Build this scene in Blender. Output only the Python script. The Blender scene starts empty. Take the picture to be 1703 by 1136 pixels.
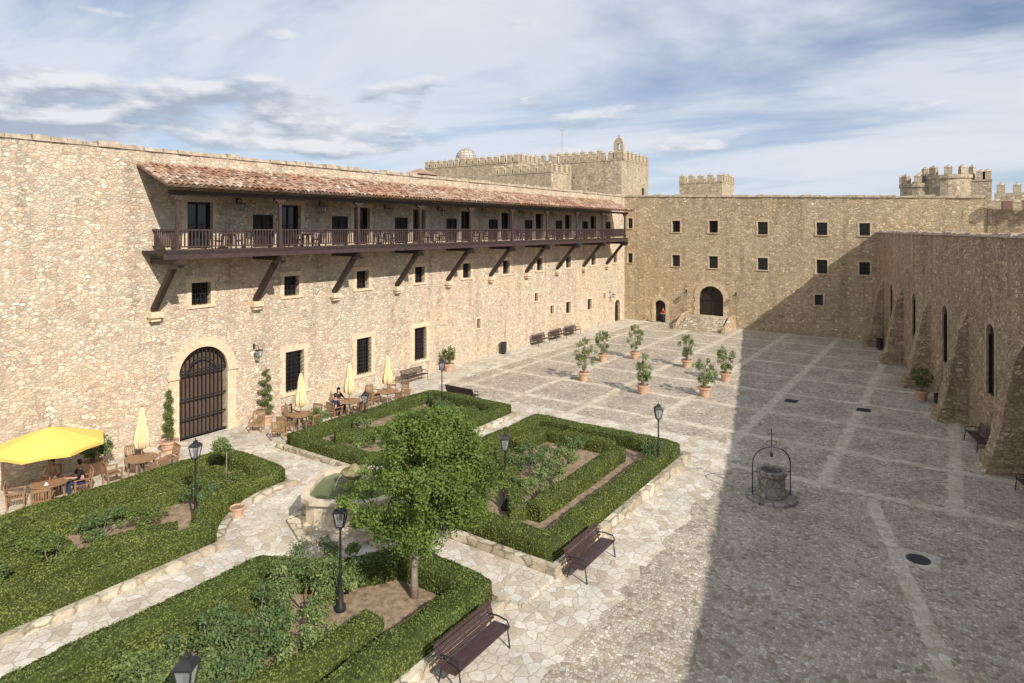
import bpy, bmesh, math, random
import numpy as np
from mathutils import Vector, Matrix
random.seed(7); rng=np.random.default_rng(7)
C=bpy.context.scene.collection
R_=math.radians; PI=math.pi
# ---------------------------------------------------------------- camera model (used to read positions off walls / ground)
FP=1050.0; H=10.3; HZ=380.0; A=R_(34.81); sa,ca=math.sin(A),math.cos(A)
def gp(px,py,z=0.0):
    d=(H-z)*FP/(py-HZ); u=(px-851.5)/FP
    return Vector((d*(-sa+ca*u), d*(ca+sa*u), z))
XL=-30.6; YF=66.5
def lw(px,py):
    u=(px-851.5)/FP; d=XL/(-sa+ca*u); return d*(ca+u*sa), H+(HZ-py)/FP*d
def fw(px,py,Y=YF):
    u=(px-851.5)/FP; d=Y/(ca+sa*u); return d*(-sa+ca*u), H+(HZ-py)/FP*d
AR=Vector((-5.6,66.5,0)); WD=Vector((0.2412,-0.9705,0)); WN=Vector((-0.9705,-0.2412,0))
def N(nt,typ,ins=None,**pr):
    n=nt.nodes.new(typ)
    for k,v in pr.items(): setattr(n,k,v)
    if ins:
        for k,v in ins.items():
            s=n.inputs[k]
            if isinstance(v,bpy.types.NodeSocket): nt.links.new(v,s)
            else: s.default_value=v
    return n
def M_(nt,op,a,b=0.0,c=None,clamp=False):
    i={0:a,1:b}
    if c is not None: i[2]=c
    return N(nt,'ShaderNodeMath',i,operation=op,use_clamp=clamp).outputs[0]
def ramp(nt,fac,stops,interp='LINEAR'):
    n=N(nt,'ShaderNodeValToRGB',{0:fac}); cr=n.color_ramp; cr.interpolation=interp
    while len(cr.elements)<len(stops): cr.elements.new(0.5)
    for e,(p,c) in zip(cr.elements,stops):
        e.position=p; e.color=(c[0],c[1],c[2],1) if not isinstance(c,(int,float)) else (c,c,c,1)
    return n.outputs[0]
def mix(nt,f,a,b,bt='MIX'):
    n=nt.nodes.new('ShaderNodeMix'); n.data_type='RGBA'; n.blend_type=bt
    for s,v in ((n.inputs[0],f),(n.inputs[6],a),(n.inputs[7],b)):
        if isinstance(v,bpy.types.NodeSocket): nt.links.new(v,s)
        elif isinstance(v,(int,float)) : s.default_value=v if s==n.inputs[0] else (v,v,v,1)
        else: s.default_value=(v[0],v[1],v[2],1)
    return n.outputs[2]
def newmat(name):
    m=bpy.data.materials.new(name); m.use_nodes=True; nt=m.node_tree
    b=nt.nodes['Principled BSDF']; return m,nt,b
def stone(name,scale,cols,mortar,zs=1.5,bump=0.6,dist=0.05,edge=(0.02,0.11),stain=0.35,tint=None,smear=(0.42,0.68,0.35)):
    m,nt,b=newmat(name)
    co=N(nt,'ShaderNodeTexCoord').outputs['Object']
    nz=N(nt,'ShaderNodeTexNoise',{'Vector':co,'Scale':3.0,'Detail':5.0,'Roughness':0.65})
    off=N(nt,'ShaderNodeVectorMath',{0:nz.outputs['Color'],1:(0.5,0.5,0.5)},operation='SUBTRACT').outputs[0]
    off=N(nt,'ShaderNodeVectorMath',{0:off,1:(0.34,0.34,0.2)},operation='MULTIPLY').outputs[0]
    p=N(nt,'ShaderNodeVectorMath',{0:co,1:off},operation='ADD').outputs[0]
    p=N(nt,'ShaderNodeMapping',{'Vector':p,'Scale':(scale,scale,scale*zs)}).outputs[0]
    v=N(nt,'ShaderNodeTexVoronoi',{'Vector':p,'Scale':1.0,'Randomness':0.85})
    e=N(nt,'ShaderNodeTexVoronoi',{'Vector':p,'Scale':1.0,'Randomness':0.85},feature='DISTANCE_TO_EDGE')
    sep=N(nt,'ShaderNodeSeparateColor',{0:v.outputs['Color']})
    n=len(cols); col=ramp(nt,sep.outputs[0],[(i/(n-1),c) for i,c in enumerate(cols)])
    fine=N(nt,'ShaderNodeTexNoise',{'Vector':co,'Scale':14.0,'Detail':6.0,'Roughness':0.7}).outputs[0]
    big=N(nt,'ShaderNodeTexNoise',{'Vector':co,'Scale':0.22,'Detail':6.0,'Roughness':0.7}).outputs[0]
    mid=N(nt,'ShaderNodeTexNoise',{'Vector':co,'Scale':1.1,'Detail':4.0,'Roughness':0.6}).outputs[0]
    val=M_(nt,'MULTIPLY_ADD',sep.outputs[1],0.45,0.76)
    val=M_(nt,'MULTIPLY',val,M_(nt,'MULTIPLY_ADD',fine,1.0,0.50))
    col=mix(nt,1.0,col,N(nt,'ShaderNodeCombineColor',{0:val,1:val,2:val}).outputs[0],'MULTIPLY')
    em=ramp(nt,M_(nt,'ADD',e.outputs['Distance'],M_(nt,'MULTIPLY_ADD',fine,0.20,-0.10)),[(edge[0],0.0),(edge[1],1.0)])
    sm=ramp(nt,mid,[(smear[0],1.0),(smear[1],smear[2])])
    emf=M_(nt,'MULTIPLY',em,sm)
    mcol=mix(nt,fine,(mortar[0]*0.62,mortar[1]*0.60,mortar[2]*0.56),mortar)
    col=mix(nt,emf,mcol,col)
    gap=ramp(nt,M_(nt,'ADD',e.outputs['Distance'],M_(nt,'MULTIPLY_ADD',mid,0.16,-0.075)),[(0.0,0.6),(0.045,1.0)])
    col=mix(nt,1.0,col,gap,'MULTIPLY')
    if tint: col=mix(nt,ramp(nt,big,[(0.45,0.0),(0.62,tint[3])]),col,tint[:3],'MULTIPLY')
    st=ramp(nt,big,[(0.25,1.0-stain),(0.6,1.0)])
    col=mix(nt,1.0,col,st,'MULTIPLY')
    sx=N(nt,'ShaderNodeMapping',{'Vector':co,'Scale':(1.3,1.3,0.12)}).outputs[0]
    streak=N(nt,'ShaderNodeTexNoise',{'Vector':sx,'Scale':1.0,'Detail':4.0}).outputs[0]
    col=mix(nt,1.0,col,ramp(nt,streak,[(0.3,0.78),(0.5,1.0)]),'MULTIPLY')
    nt.links.new(col,b.inputs['Base Color']); b.inputs['Roughness'].default_value=0.95
    b.inputs['Specular IOR Level'].default_value=0.15
    rnd=M_(nt,'MULTIPLY',sep.outputs[2],0.8)
    hh=M_(nt,'ADD',M_(nt,'MULTIPLY',em,M_(nt,'ADD',rnd,0.5)),M_(nt,'MULTIPLY',fine,0.7))
    bp=N(nt,'ShaderNodeBump',{'Strength':bump,'Distance':dist,'Height':hh})
    nt.links.new(bp.outputs[0],b.inputs['Normal'])
    return m
def simple(name,col,rough=0.7,var=0.25,ns=8.0,metal=0.0,bump=0.0,spec=0.4,streak=None):
    m,nt,b=newmat(name)
    co=N(nt,'ShaderNodeTexCoord').outputs['Object']
    if streak: co=N(nt,'ShaderNodeMapping',{'Vector':co,'Scale':streak}).outputs[0]
    nz=N(nt,'ShaderNodeTexNoise',{'Vector':co,'Scale':ns,'Detail':5.0,'Roughness':0.6}).outputs[0]
    c=ramp(nt,nz,[(0.25,[x*(1-var) for x in col]),(0.75,[min(1,x*(1+var)) for x in col])])
    nt.links.new(c,b.inputs['Base Color'])
    b.inputs['Roughness'].default_value=rough; b.inputs['Metallic'].default_value=metal
    b.inputs['Specular IOR Level'].default_value=spec
    if bump:
        bp=N(nt,'ShaderNodeBump',{'Strength':bump,'Distance':0.02,'Height':nz}); nt.links.new(bp.outputs[0],b.inputs['Normal'])
    return m
def leafmat(name,c0,c1,c2,tl=.25):
    m,nt,b=newmat(name)
    g=N(nt,'ShaderNodeNewGeometry')
    co=N(nt,'ShaderNodeTexCoord').outputs['Object']
    big=N(nt,'ShaderNodeTexNoise',{'Vector':co,'Scale':1.3,'Detail':4.0}).outputs[0]
    r=M_(nt,'MULTIPLY_ADD',g.outputs['Random Per Island'],0.5,M_(nt,'MULTIPLY_ADD',big,1.4,-0.43),clamp=True)
    c=ramp(nt,r,[(0.0,c0),(0.5,c1),(1.0,c2)])
    nt.links.new(c,b.inputs['Base Color']); b.inputs['Roughness'].default_value=0.55
    b.inputs['Specular IOR Level'].default_value=0.3
    tr=N(nt,'ShaderNodeBsdfTranslucent',{'Color':c})
    ms=N(nt,'ShaderNodeMixShader',{0:tl,1:b.outputs[0],2:tr.outputs[0]})
    nt.links.new(ms.outputs[0],nt.nodes['Material Output'].inputs['Surface'])
    return m
MT={}
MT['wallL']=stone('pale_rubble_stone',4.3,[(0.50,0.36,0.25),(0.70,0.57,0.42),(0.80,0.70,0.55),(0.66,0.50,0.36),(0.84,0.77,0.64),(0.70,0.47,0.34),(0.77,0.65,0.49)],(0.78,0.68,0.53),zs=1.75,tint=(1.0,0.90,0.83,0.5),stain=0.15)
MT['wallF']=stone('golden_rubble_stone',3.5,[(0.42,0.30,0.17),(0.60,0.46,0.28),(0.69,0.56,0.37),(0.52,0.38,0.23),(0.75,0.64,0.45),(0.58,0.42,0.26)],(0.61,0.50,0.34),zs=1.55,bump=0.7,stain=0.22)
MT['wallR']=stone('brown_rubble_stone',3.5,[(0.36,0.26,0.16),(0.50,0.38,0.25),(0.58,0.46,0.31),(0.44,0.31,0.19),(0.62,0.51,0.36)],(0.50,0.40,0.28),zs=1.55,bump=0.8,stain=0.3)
MT['tower']=stone('tower_stone',2.6,[(0.44,0.34,0.23),(0.60,0.49,0.35),(0.68,0.58,0.43),(0.52,0.40,0.27)],(0.62,0.52,0.38),zs=1.4,stain=0.25)
MT['ashlar']=simple('dressed_limestone',(0.69,0.55,0.38),0.9,0.25,5.0,bump=0.3,spec=0.15)
MT['ashlard']=simple('weathered_limestone',(0.58,0.46,0.31),0.9,0.3,5.0,bump=0.3,spec=0.15)
MT['coping']=simple('weathered_coping_stone',(0.40,0.33,0.24),0.95,0.5,3.0,bump=0.5,spec=0.1)
MT['kerb']=stone('kerb_stone',1.8,[(0.54,0.45,0.33),(0.66,0.58,0.45),(0.72,0.65,0.52)],(0.50,0.43,0.32),zs=1.2,bump=0.3)
MT['fount']=simple('fountain_limestone',(0.58,0.49,0.36),0.85,0.35,2.5,bump=0.4,spec=0.2)
MT['moss']=simple('mossy_stone',(0.26,0.24,0.12),0.9,0.5,5.0,bump=0.6,spec=0.1)
MT['wellst']=stone('grey_granite',3.4,[(0.32,0.29,0.25),(0.44,0.40,0.34),(0.38,0.35,0.30)],(0.28,0.25,0.21),zs=1.0,bump=0.3)
MT['wood']=simple('dark_stained_timber',(0.040,0.026,0.021),0.6,0.5,6.0,streak=(4,1,4))
MT['woodr']=simple('weathered_gallery_timber',(0.062,0.038,0.036),0.65,0.4,4.0)
MT['gate']=simple('dim_gate_interior',(0.11,0.072,0.048),0.7,0.4,3.0,streak=(8,8,.6))  # dim interior behind the lattice, its shade painted into the brown
MT['teak']=simple('weathered_teak',(0.30,0.18,0.095),0.6,0.3,9.0)
MT['bench']=simple('bench_slat_paint',(0.065,0.040,0.038),0.5,0.3,7.0)
MT['iron']=simple('black_painted_iron',(0.022,0.022,0.024),0.45,0.3,8.0,spec=0.5)
MT['glassd']=simple('dark_window_glass',(0.012,0.013,0.015),0.12,0.3,1.0,spec=0.5)
MT['shut']=simple('dark_brown_shutter',(0.028,0.017,0.013),0.6,0.4,3.0,streak=(6,6,1))
MT['terra']=simple('pale_terracotta',(0.58,0.37,0.25),0.85,0.2,6.0,bump=0.1)
MT['soil']=simple('dry_garden_soil',(0.29,0.215,0.145),1.0,0.5,5.0,bump=0.8,spec=0.05)
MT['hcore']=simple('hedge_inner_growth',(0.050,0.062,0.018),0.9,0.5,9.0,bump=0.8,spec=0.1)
MT['hleaf']=leafmat('box_hedge_leaf',(0.070,0.098,0.020),(0.165,0.205,0.045),(0.290,0.315,0.085))
MT['hleaf2']=leafmat('dark_box_hedge_leaf',(0.060,0.088,0.022),(0.140,0.185,0.045),(0.250,0.290,0.080))
MT['rleaf']=leafmat('rose_leaf',(0.050,0.085,0.030),(0.125,0.190,0.065),(0.22,0.30,0.11))
MT['tleaf']=leafmat('tree_leaf',(0.060,0.100,0.020),(0.150,0.225,0.045),(0.270,0.345,0.090),.36)
MT['pleaf']=leafmat('potted_shrub_leaf',(0.08,0.12,0.035),(0.19,0.25,0.08),(0.35,0.40,0.16))
MT['bark']=simple('grey_bark',(0.26,0.21,0.17),0.9,0.4,9.0,bump=0.6)
MT['canvas']=simple('cream_canvas',(0.75,0.62,0.36),0.85,0.1,4.0)
MT['yellow']=simple('yellow_canvas',(0.84,0.58,0.14),0.8,0.06,3.0)
MT['skin']=simple('skin',(0.55,0.32,0.22),0.6,0.08)
MT['hair']=simple('dark_hair',(0.03,0.02,0.015),0.6,0.3,20)
MT['red']=simple('red_cloth',(0.45,0.05,0.06),0.9,0.15)
MT['navy']=simple('navy_cloth',(0.03,0.04,0.09),0.9,0.2)
MT['blackc']=simple('black_cloth',(0.02,0.02,0.022),0.9,0.2)
MT['beige']=simple('beige_cloth',(0.45,0.36,0.26),0.9,0.15)
MT['white']=simple('white_ceramic',(0.8,0.8,0.78),0.3,0.03)
MT['grey']=simple('grey_metal_sheet',(0.42,0.42,0.42),0.5,0.2)
MT['domew']=simple('pale_dome_skin',(0.50,0.50,0.48),0.6,0.2,2.0)
MT['plaster']=simple('dull_red_plaster',(0.27,0.15,0.115),0.9,0.2,2.0)
def glassmat():
    m,nt,b=newmat('lantern_glass'); b.inputs['Base Color'].default_value=(0.55,0.58,0.6,1)
    b.inputs['Roughness'].default_value=0.1; b.inputs['Alpha'].default_value=0.3; return m
MT['lglass']=glassmat()
def watermat(name,c,al=1.0):
    m,nt,b=newmat(name); b.inputs['Base Color'].default_value=(*c,1); b.inputs['Roughness'].default_value=0.06; b.inputs['Alpha'].default_value=al
    co=N(nt,'ShaderNodeTexCoord').outputs['Object']
    nz=N(nt,'ShaderNodeTexNoise',{'Vector':co,'Scale':9.0,'Detail':2.0}).outputs[0]
    bp=N(nt,'ShaderNodeBump',{'Strength':0.25,'Distance':0.03,'Height':nz}); nt.links.new(bp.outputs[0],b.inputs['Normal']); return m
MT['water']=watermat('green_fountain_water',(0.13,0.16,0.08)); MT['jet']=watermat('falling_water',(.7,.75,.78),.45)
def tilemat():
    m,nt,b=newmat('old_clay_roof_tile'); g=N(nt,'ShaderNodeNewGeometry')
    co=N(nt,'ShaderNodeTexCoord').outputs['Object']
    nz=N(nt,'ShaderNodeTexNoise',{'Vector':co,'Scale':5.0,'Detail':5.0}).outputs[0]
    big=N(nt,'ShaderNodeTexNoise',{'Vector':co,'Scale':.35,'Detail':4.0}).outputs[0]
    c=ramp(nt,g.outputs['Random Per Island'],[(0.0,(0.26,0.15,0.10)),(0.25,(0.46,0.29,0.20)),(0.5,(0.57,0.43,0.31)),(0.75,(0.36,0.22,0.155)),(0.9,(0.66,0.56,0.43)),(1.0,(0.50,0.27,0.18))])
    c=mix(nt,1.0,c,ramp(nt,nz,[(0.3,0.5),(0.7,1.15)]),'MULTIPLY'); c=mix(nt,1.0,c,ramp(nt,big,[(0.35,(.82,.68,.62)),(0.6,(1,1,1))]),'MULTIPLY')
    nt.links.new(c,b.inputs['Base Color']); b.inputs['Roughness'].default_value=0.95; b.inputs['Specular IOR Level'].default_value=0.1
    return m
MT['tile']=tilemat()
def flagcolor(nt,co,scale=3.3):
    nz=N(nt,'ShaderNodeTexNoise',{'Vector':co,'Scale':2.5,'Detail':4.0})
    off=N(nt,'ShaderNodeVectorMath',{0:nz.outputs['Color'],'Scale':0.2},operation='SCALE').outputs[0]
    p=N(nt,'ShaderNodeVectorMath',{0:co,1:off},operation='ADD').outputs[0]
    v=N(nt,'ShaderNodeTexVoronoi',{'Vector':p,'Scale':scale},voronoi_dimensions='2D')
    e=N(nt,'ShaderNodeTexVoronoi',{'Vector':p,'Scale':scale},voronoi_dimensions='2D',feature='DISTANCE_TO_EDGE')
    s=N(nt,'ShaderNodeSeparateColor',{0:v.outputs['Color']})
    fine=N(nt,'ShaderNodeTexNoise',{'Vector':co,'Scale':9.0,'Detail':6.0,'Roughness':0.7}).outputs[0]
    c=ramp(nt,s.outputs[0],[(0.0,(0.52,0.44,0.34)),(0.3,(0.63,0.56,0.45)),(0.65,(0.69,0.63,0.53)),(1.0,(0.76,0.71,0.62))])
    c=mix(nt,1.0,c,ramp(nt,fine,[(0.2,0.66),(0.7,1.1)]),'MULTIPLY')
    em=ramp(nt,M_(nt,'ADD',e.outputs['Distance'],M_(nt,'MULTIPLY_ADD',fine,0.10,-0.05)),[(0.005,0.0),(0.075,1.0)])
    return c,em,fine
def pave():
    m,nt,b=newmat('crazy_paving'); co=N(nt,'ShaderNodeTexCoord').outputs['Object']
    c,em,fine=flagcolor(nt,co)
    mid=N(nt,'ShaderNodeTexNoise',{'Vector':co,'Scale':1.5,'Detail':3.0}).outputs[0]
    c=mix(nt,M_(nt,'MULTIPLY_ADD',em,ramp(nt,mid,[(.35,.95),(.65,.45)]),ramp(nt,mid,[(.35,.05),(.65,.55)])),(0.40,0.335,0.25),c)
    big=N(nt,'ShaderNodeTexNoise',{'Vector':co,'Scale':0.7,'Detail':6.0,'Roughness':.65}).outputs[0]
    c=mix(nt,1.0,c,ramp(nt,big,[(0.3,0.72),(0.6,1.0)]),'MULTIPLY')
    nt.links.new(c,b.inputs['Base Color']); b.inputs['Roughness'].default_value=0.9; b.inputs['Specular IOR Level'].default_value=0.15
    bp=N(nt,'ShaderNodeBump',{'Strength':0.4,'Distance':0.02,'Height':M_(nt,'ADD',em,M_(nt,'MULTIPLY',fine,0.5))}); nt.links.new(bp.outputs[0],b.inputs['Normal'])
    return m
MT['pave']=pave()
def cobble():
    m,nt,b=newmat('pebble_cobbles'); co=N(nt,'ShaderNodeTexCoord').outputs['Object']
    v=N(nt,'ShaderNodeTexVoronoi',{'Vector':co,'Scale':9.0},voronoi_dimensions='2D')
    e=N(nt,'ShaderNodeTexVoronoi',{'Vector':co,'Scale':9.0},voronoi_dimensions='2D',feature='DISTANCE_TO_EDGE')
    s=N(nt,'ShaderNodeSeparateColor',{0:v.outputs['Color']})
    c=ramp(nt,s.outputs[0],[(0.0,(0.27,0.215,0.155)),(0.25,(0.40,0.335,0.255)),(0.5,(0.49,0.425,0.335)),(0.75,(0.43,0.385,0.325)),(1.0,(0.66,0.595,0.49))])
    em=ramp(nt,e.outputs['Distance'],[(0.02,0.0),(0.15,1.0)])
    c=mix(nt,M_(nt,'MULTIPLY_ADD',em,.85,.15),(0.30,0.255,0.195),c)
    big=N(nt,'ShaderNodeTexNoise',{'Vector':co,'Scale':0.6,'Detail':8.0,'Roughness':0.7}).outputs[0]
    c=mix(nt,1.0,c,ramp(nt,big,[(0.3,0.72),(0.65,1.2)]),'MULTIPLY')
    xyz=N(nt,'ShaderNodeSeparateXYZ',{0:co}); nz=N(nt,'ShaderNodeTexNoise',{'Vector':co,'Scale':1.9,'Detail':5.0,'Roughness':.65}).outputs[0]
    j=M_(nt,'MULTIPLY_ADD',nz,0.8,-0.40)
    def lines(x,off,sp,w):
        t=M_(nt,'ADD',M_(nt,'ADD',x,off),j); t=M_(nt,'DIVIDE',t,sp)
        t=M_(nt,'ABSOLUTE',M_(nt,'SUBTRACT',M_(nt,'FRACT',M_(nt,'ADD',t,0.5)),0.5)); t=M_(nt,'MULTIPLY',t,sp)
        return ramp(nt,t,[(w-.06,1.0),(w+.04,0.0)])
    l1=lines(xyz.outputs[0],4.26,4.4,0.25); l2=lines(xyz.outputs[1],-28.0,4.7,0.25)
    l=M_(nt,'MAXIMUM',l1,l2); reg=M_(nt,'GREATER_THAN',xyz.outputs[1],27.6); l=M_(nt,'MULTIPLY',l,reg)
    q=M_(nt,'ADD',M_(nt,'MULTIPLY',xyz.outputs[0],0.9705),M_(nt,'MULTIPLY',xyz.outputs[1],0.2412)); q=M_(nt,'ADD',M_(nt,'SUBTRACT',q,4.22),M_(nt,'MULTIPLY',j,0.5))
    l3=M_(nt,'MULTIPLY',M_(nt,'LESS_THAN',M_(nt,'ABSOLUTE',q),0.22),M_(nt,'SUBTRACT',1.0,reg))
    l=M_(nt,'MAXIMUM',l,l3)
    fc,fe,fine=flagcolor(nt,co,3.4); fc=mix(nt,M_(nt,'MULTIPLY_ADD',fe,.6,.4),(0.40,0.35,0.27),fc); fc=mix(nt,1.0,fc,(.97,.95,.91),'MULTIPLY')
    c=mix(nt,M_(nt,'MULTIPLY',l,ramp(nt,nz,[(0.3,0.5),(0.5,.92)])),c,fc)
    nt.links.new(c,b.inputs['Base Color']); b.inputs['Roughness'].default_value=0.85; b.inputs['Specular IOR Level'].default_value=0.2
    hh=mix(nt,l,em,fe)
    bp=N(nt,'ShaderNodeBump',{'Strength':0.5,'Distance':0.02,'Height':hh}); nt.links.new(bp.outputs[0],b.inputs['Normal'])
    return m
MT['cobble']=cobble()
# ---------------------------------------------------------------- mesh helpers
class MB:
    def __init__(s,T=None): s.v=[]; s.f=[]; s.T=T
    def p(s,*c):
        c=Vector(c) if len(c)==3 else Vector(c[0])
        s.v.append(tuple(s.T(*c)) if s.T else tuple(c)); return len(s.v)-1
    def face(s,pts): s.f.append([s.p(*q) for q in pts])
    def box(s,x0,x1,y0,y1,z0,z1,j=0.0,taper=0.0):
        t=taper; k=[(x0,y0,z0),(x1,y0,z0),(x1,y1,z0),(x0,y1,z0),(x0+t,y0+t,z1),(x1-t,y0+t,z1),(x1-t,y1-t,z1),(x0+t,y1-t,z1)]
        if j: k=[tuple(a+random.uniform(-j,j) for a in q) for q in k]
        i=[s.p(*q) for q in k]
        for f in ((3,2,1,0),(4,5,6,7),(0,1,5,4),(1,2,6,5),(2,3,7,6),(3,0,4,7)): s.f.append([i[a] for a in f])
    def beam(s,a,b,w,h,up=(0,0,1)):
        a=Vector(a);b=Vector(b);d=(b-a).normalized(); u=Vector(up); x=d.cross(u)
        if x.length<1e-4: x=d.cross(Vector((0,1,0)))
        x.normalize(); y=x.cross(d)
        i=[s.p(*(q+x*sx*w/2+y*sy*h/2)) for q in (a,b) for sx,sy in ((-1,-1),(1,-1),(1,1),(-1,1))]
        for f in ((3,2,1,0),(4,5,6,7),(0,1,5,4),(1,2,6,5),(2,3,7,6),(3,0,4,7)): s.f.append([i[a_] for a_ in f])
    def tube(s,pts,r,n=6):
        pts=[Vector(q) for q in pts]; rr=r if isinstance(r,(list,tuple)) else [r]*len(pts); rings=[]
        for k,q in enumerate(pts):
            d=(pts[min(k+1,len(pts)-1)]-pts[max(k-1,0)]).normalized()
            x=d.cross(Vector((0.13,0.31,0.94)));
            if x.length<0.1: x=d.cross(Vector((1,0,0)))
            x.normalize(); y=d.cross(x)
            rings.append([s.p(*(q+(x*math.cos(t*2*PI/n)+y*math.sin(t*2*PI/n))*rr[k])) for t in range(n)])
        for a,b in zip(rings,rings[1:]):
            for t in range(n): s.f.append([a[t],a[(t+1)%n],b[(t+1)%n],b[t]])
        s.f.append(rings[0][::-1]); s.f.append(rings[-1])
    def lathe(s,prof,n=16,c=(0,0),rf=None,caps=True):
        rings=[]
        for r,z in prof:
            rings.append([s.p(c[0]+(r*(rf(t*2*PI/n) if rf else 1))*math.cos(t*2*PI/n),c[1]+(r*(rf(t*2*PI/n) if rf else 1))*math.sin(t*2*PI/n),z) for t in range(n)])
        for a,b in zip(rings,rings[1:]):
            for t in range(n): s.f.append([a[t],a[(t+1)%n],b[(t+1)%n],b[t]])
        if caps: s.f.append(rings[0][::-1]); s.f.append(rings[-1])
    def build(s,name,mat,parent=None,world=False,smooth=False,loc=None):
        v=s.v
        if world and parent is not None:
            o=parent.location; v=[(a[0]-o[0],a[1]-o[1],a[2]-o[2]) for a in v]
        me=bpy.data.meshes.new(name); me.from_pydata(v,[],s.f); me.materials.append(MT[mat] if isinstance(mat,str) else mat)
        if smooth: me.polygons.foreach_set('use_smooth',[True]*len(me.polygons))
        me.update(); ob=bpy.data.objects.new(name,me); C.objects.link(ob)
        if parent is not None: ob.parent=parent
        if loc is not None: ob.location=loc
        return ob
def tag(o,label,cat,group=None):
    o['label']=label; o['category']=cat
    if group: o['group']=group
    return o
def struct(o): o['kind']='structure'; return o
def thing(name,label,cat,loc=(0,0,0),rotz=0,group=None):
    o=bpy.data.objects.new(name,None); C.objects.link(o); o.location=loc; o.rotation_euler=(0,0,rotz); o.empty_display_size=0.2
    return tag(o,label,cat,group)
def dup(root,loc,rotz=0,label=None,scale=None):
    r=root.copy(); C.objects.link(r); r.location=loc; r.rotation_euler=(0,0,rotz)
    if label: r['label']=label
    if scale: r.scale=scale
    for ch in list(root.children):
        c=ch.copy(); C.objects.link(c); c.parent=r
        for g in ch.children:
            d=g.copy(); C.objects.link(d); d.parent=c
    return r
def quads(P,Nn,size,asp=0.65,tilt=0.7):
    n=len(P); Nn=Nn+rng.normal(0,tilt,(n,3)); Nn/=np.linalg.norm(Nn,axis=1)[:,None]+1e-9
    t=rng.normal(0,1,(n,3)); X=np.cross(Nn,t); X/=np.linalg.norm(X,axis=1)[:,None]+1e-9; Y=np.cross(Nn,X)
    s=size*rng.uniform(0.6,1.3,(n,1)); a=X*s; b=Y*s*asp
    return np.stack([P-a*0.5,P+b*0.5,P+a*0.5,P-b*0.5],1).reshape(-1,3)
def leafobj(name,V,mat,parent=None,core=None,coremat=None,loc=None):
    nv=len(V); nq=nv//4
    Fv=np.arange(nv,dtype=np.int32); ls=np.arange(nq,dtype=np.int32)*4; mi=np.zeros(nq,np.int32)
    if core is not None:
        cv=np.array(core.v,dtype=float); cf=np.array(core.f,dtype=np.int32)
        V=np.vstack([V,cv]); Fv=np.concatenate([Fv,(cf+nv).ravel()]); ls=np.arange(nq+len(cf),dtype=np.int32)*4
        mi=np.concatenate([mi,np.ones(len(cf),np.int32)])
    me=bpy.data.meshes.new(name); me.vertices.add(len(V)); me.vertices.foreach_set('co',V.astype(np.float32).ravel())
    me.loops.add(len(Fv)); me.loops.foreach_set('vertex_index',Fv)
    me.polygons.add(len(ls)); me.polygons.foreach_set('loop_start',ls); me.polygons.foreach_set('loop_total',np.full(len(ls),4,np.int32))
    me.materials.append(MT[mat])
    if core is not None: me.materials.append(MT[coremat])
    me.polygons.foreach_set('material_index',mi); me.update(calc_edges=True); me.validate()
    o=bpy.data.objects.new(name,me); C.objects.link(o)
    if parent is not None: o.parent=parent
    if loc is not None: o.location=loc
    return o
# ---------------------------------------------------------------- ground
def sheet(name,polys,mat,z):
    mb=MB()
    for p in polys: mb.face([(x,y,z) for x,y in p])
    return struct(mb.build(name,mat))
MT['earth']=simple('dry_earth',(0.26,0.21,0.13),1.0,0.3,0.05)
sheet('ground',[[(-3000,-3000),(3000,-3000),(3000,3000),(-3000,3000)]],'earth',-0.02)
sheet('courtyard_paving',[[(-30.8,-15),(16,-15),(16,20),(-5.4,66.7),(-30.8,66.7)]],'cobble',0.0)
def jag(x0,y0,x1,y1,n,amp):
    return [(x0+(x1-x0)*k/n+random.uniform(-amp,amp),y0+(y1-y0)*k/n+random.uniform(-amp,amp)) for k in range(n)]
e=[(-30.6,-12)]+[(-7.0,-12)]+jag(-7.0,-11,-7.9,30.8,110,0.22)+jag(-7.9,30.8,-27.4,30.8,50,0.2)+jag(-27.4,31,-27.6,66.5,70,0.2)+[(-30.6,66.5)]
sheet('flagstone_path',[e],'pave',0.006)
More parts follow.
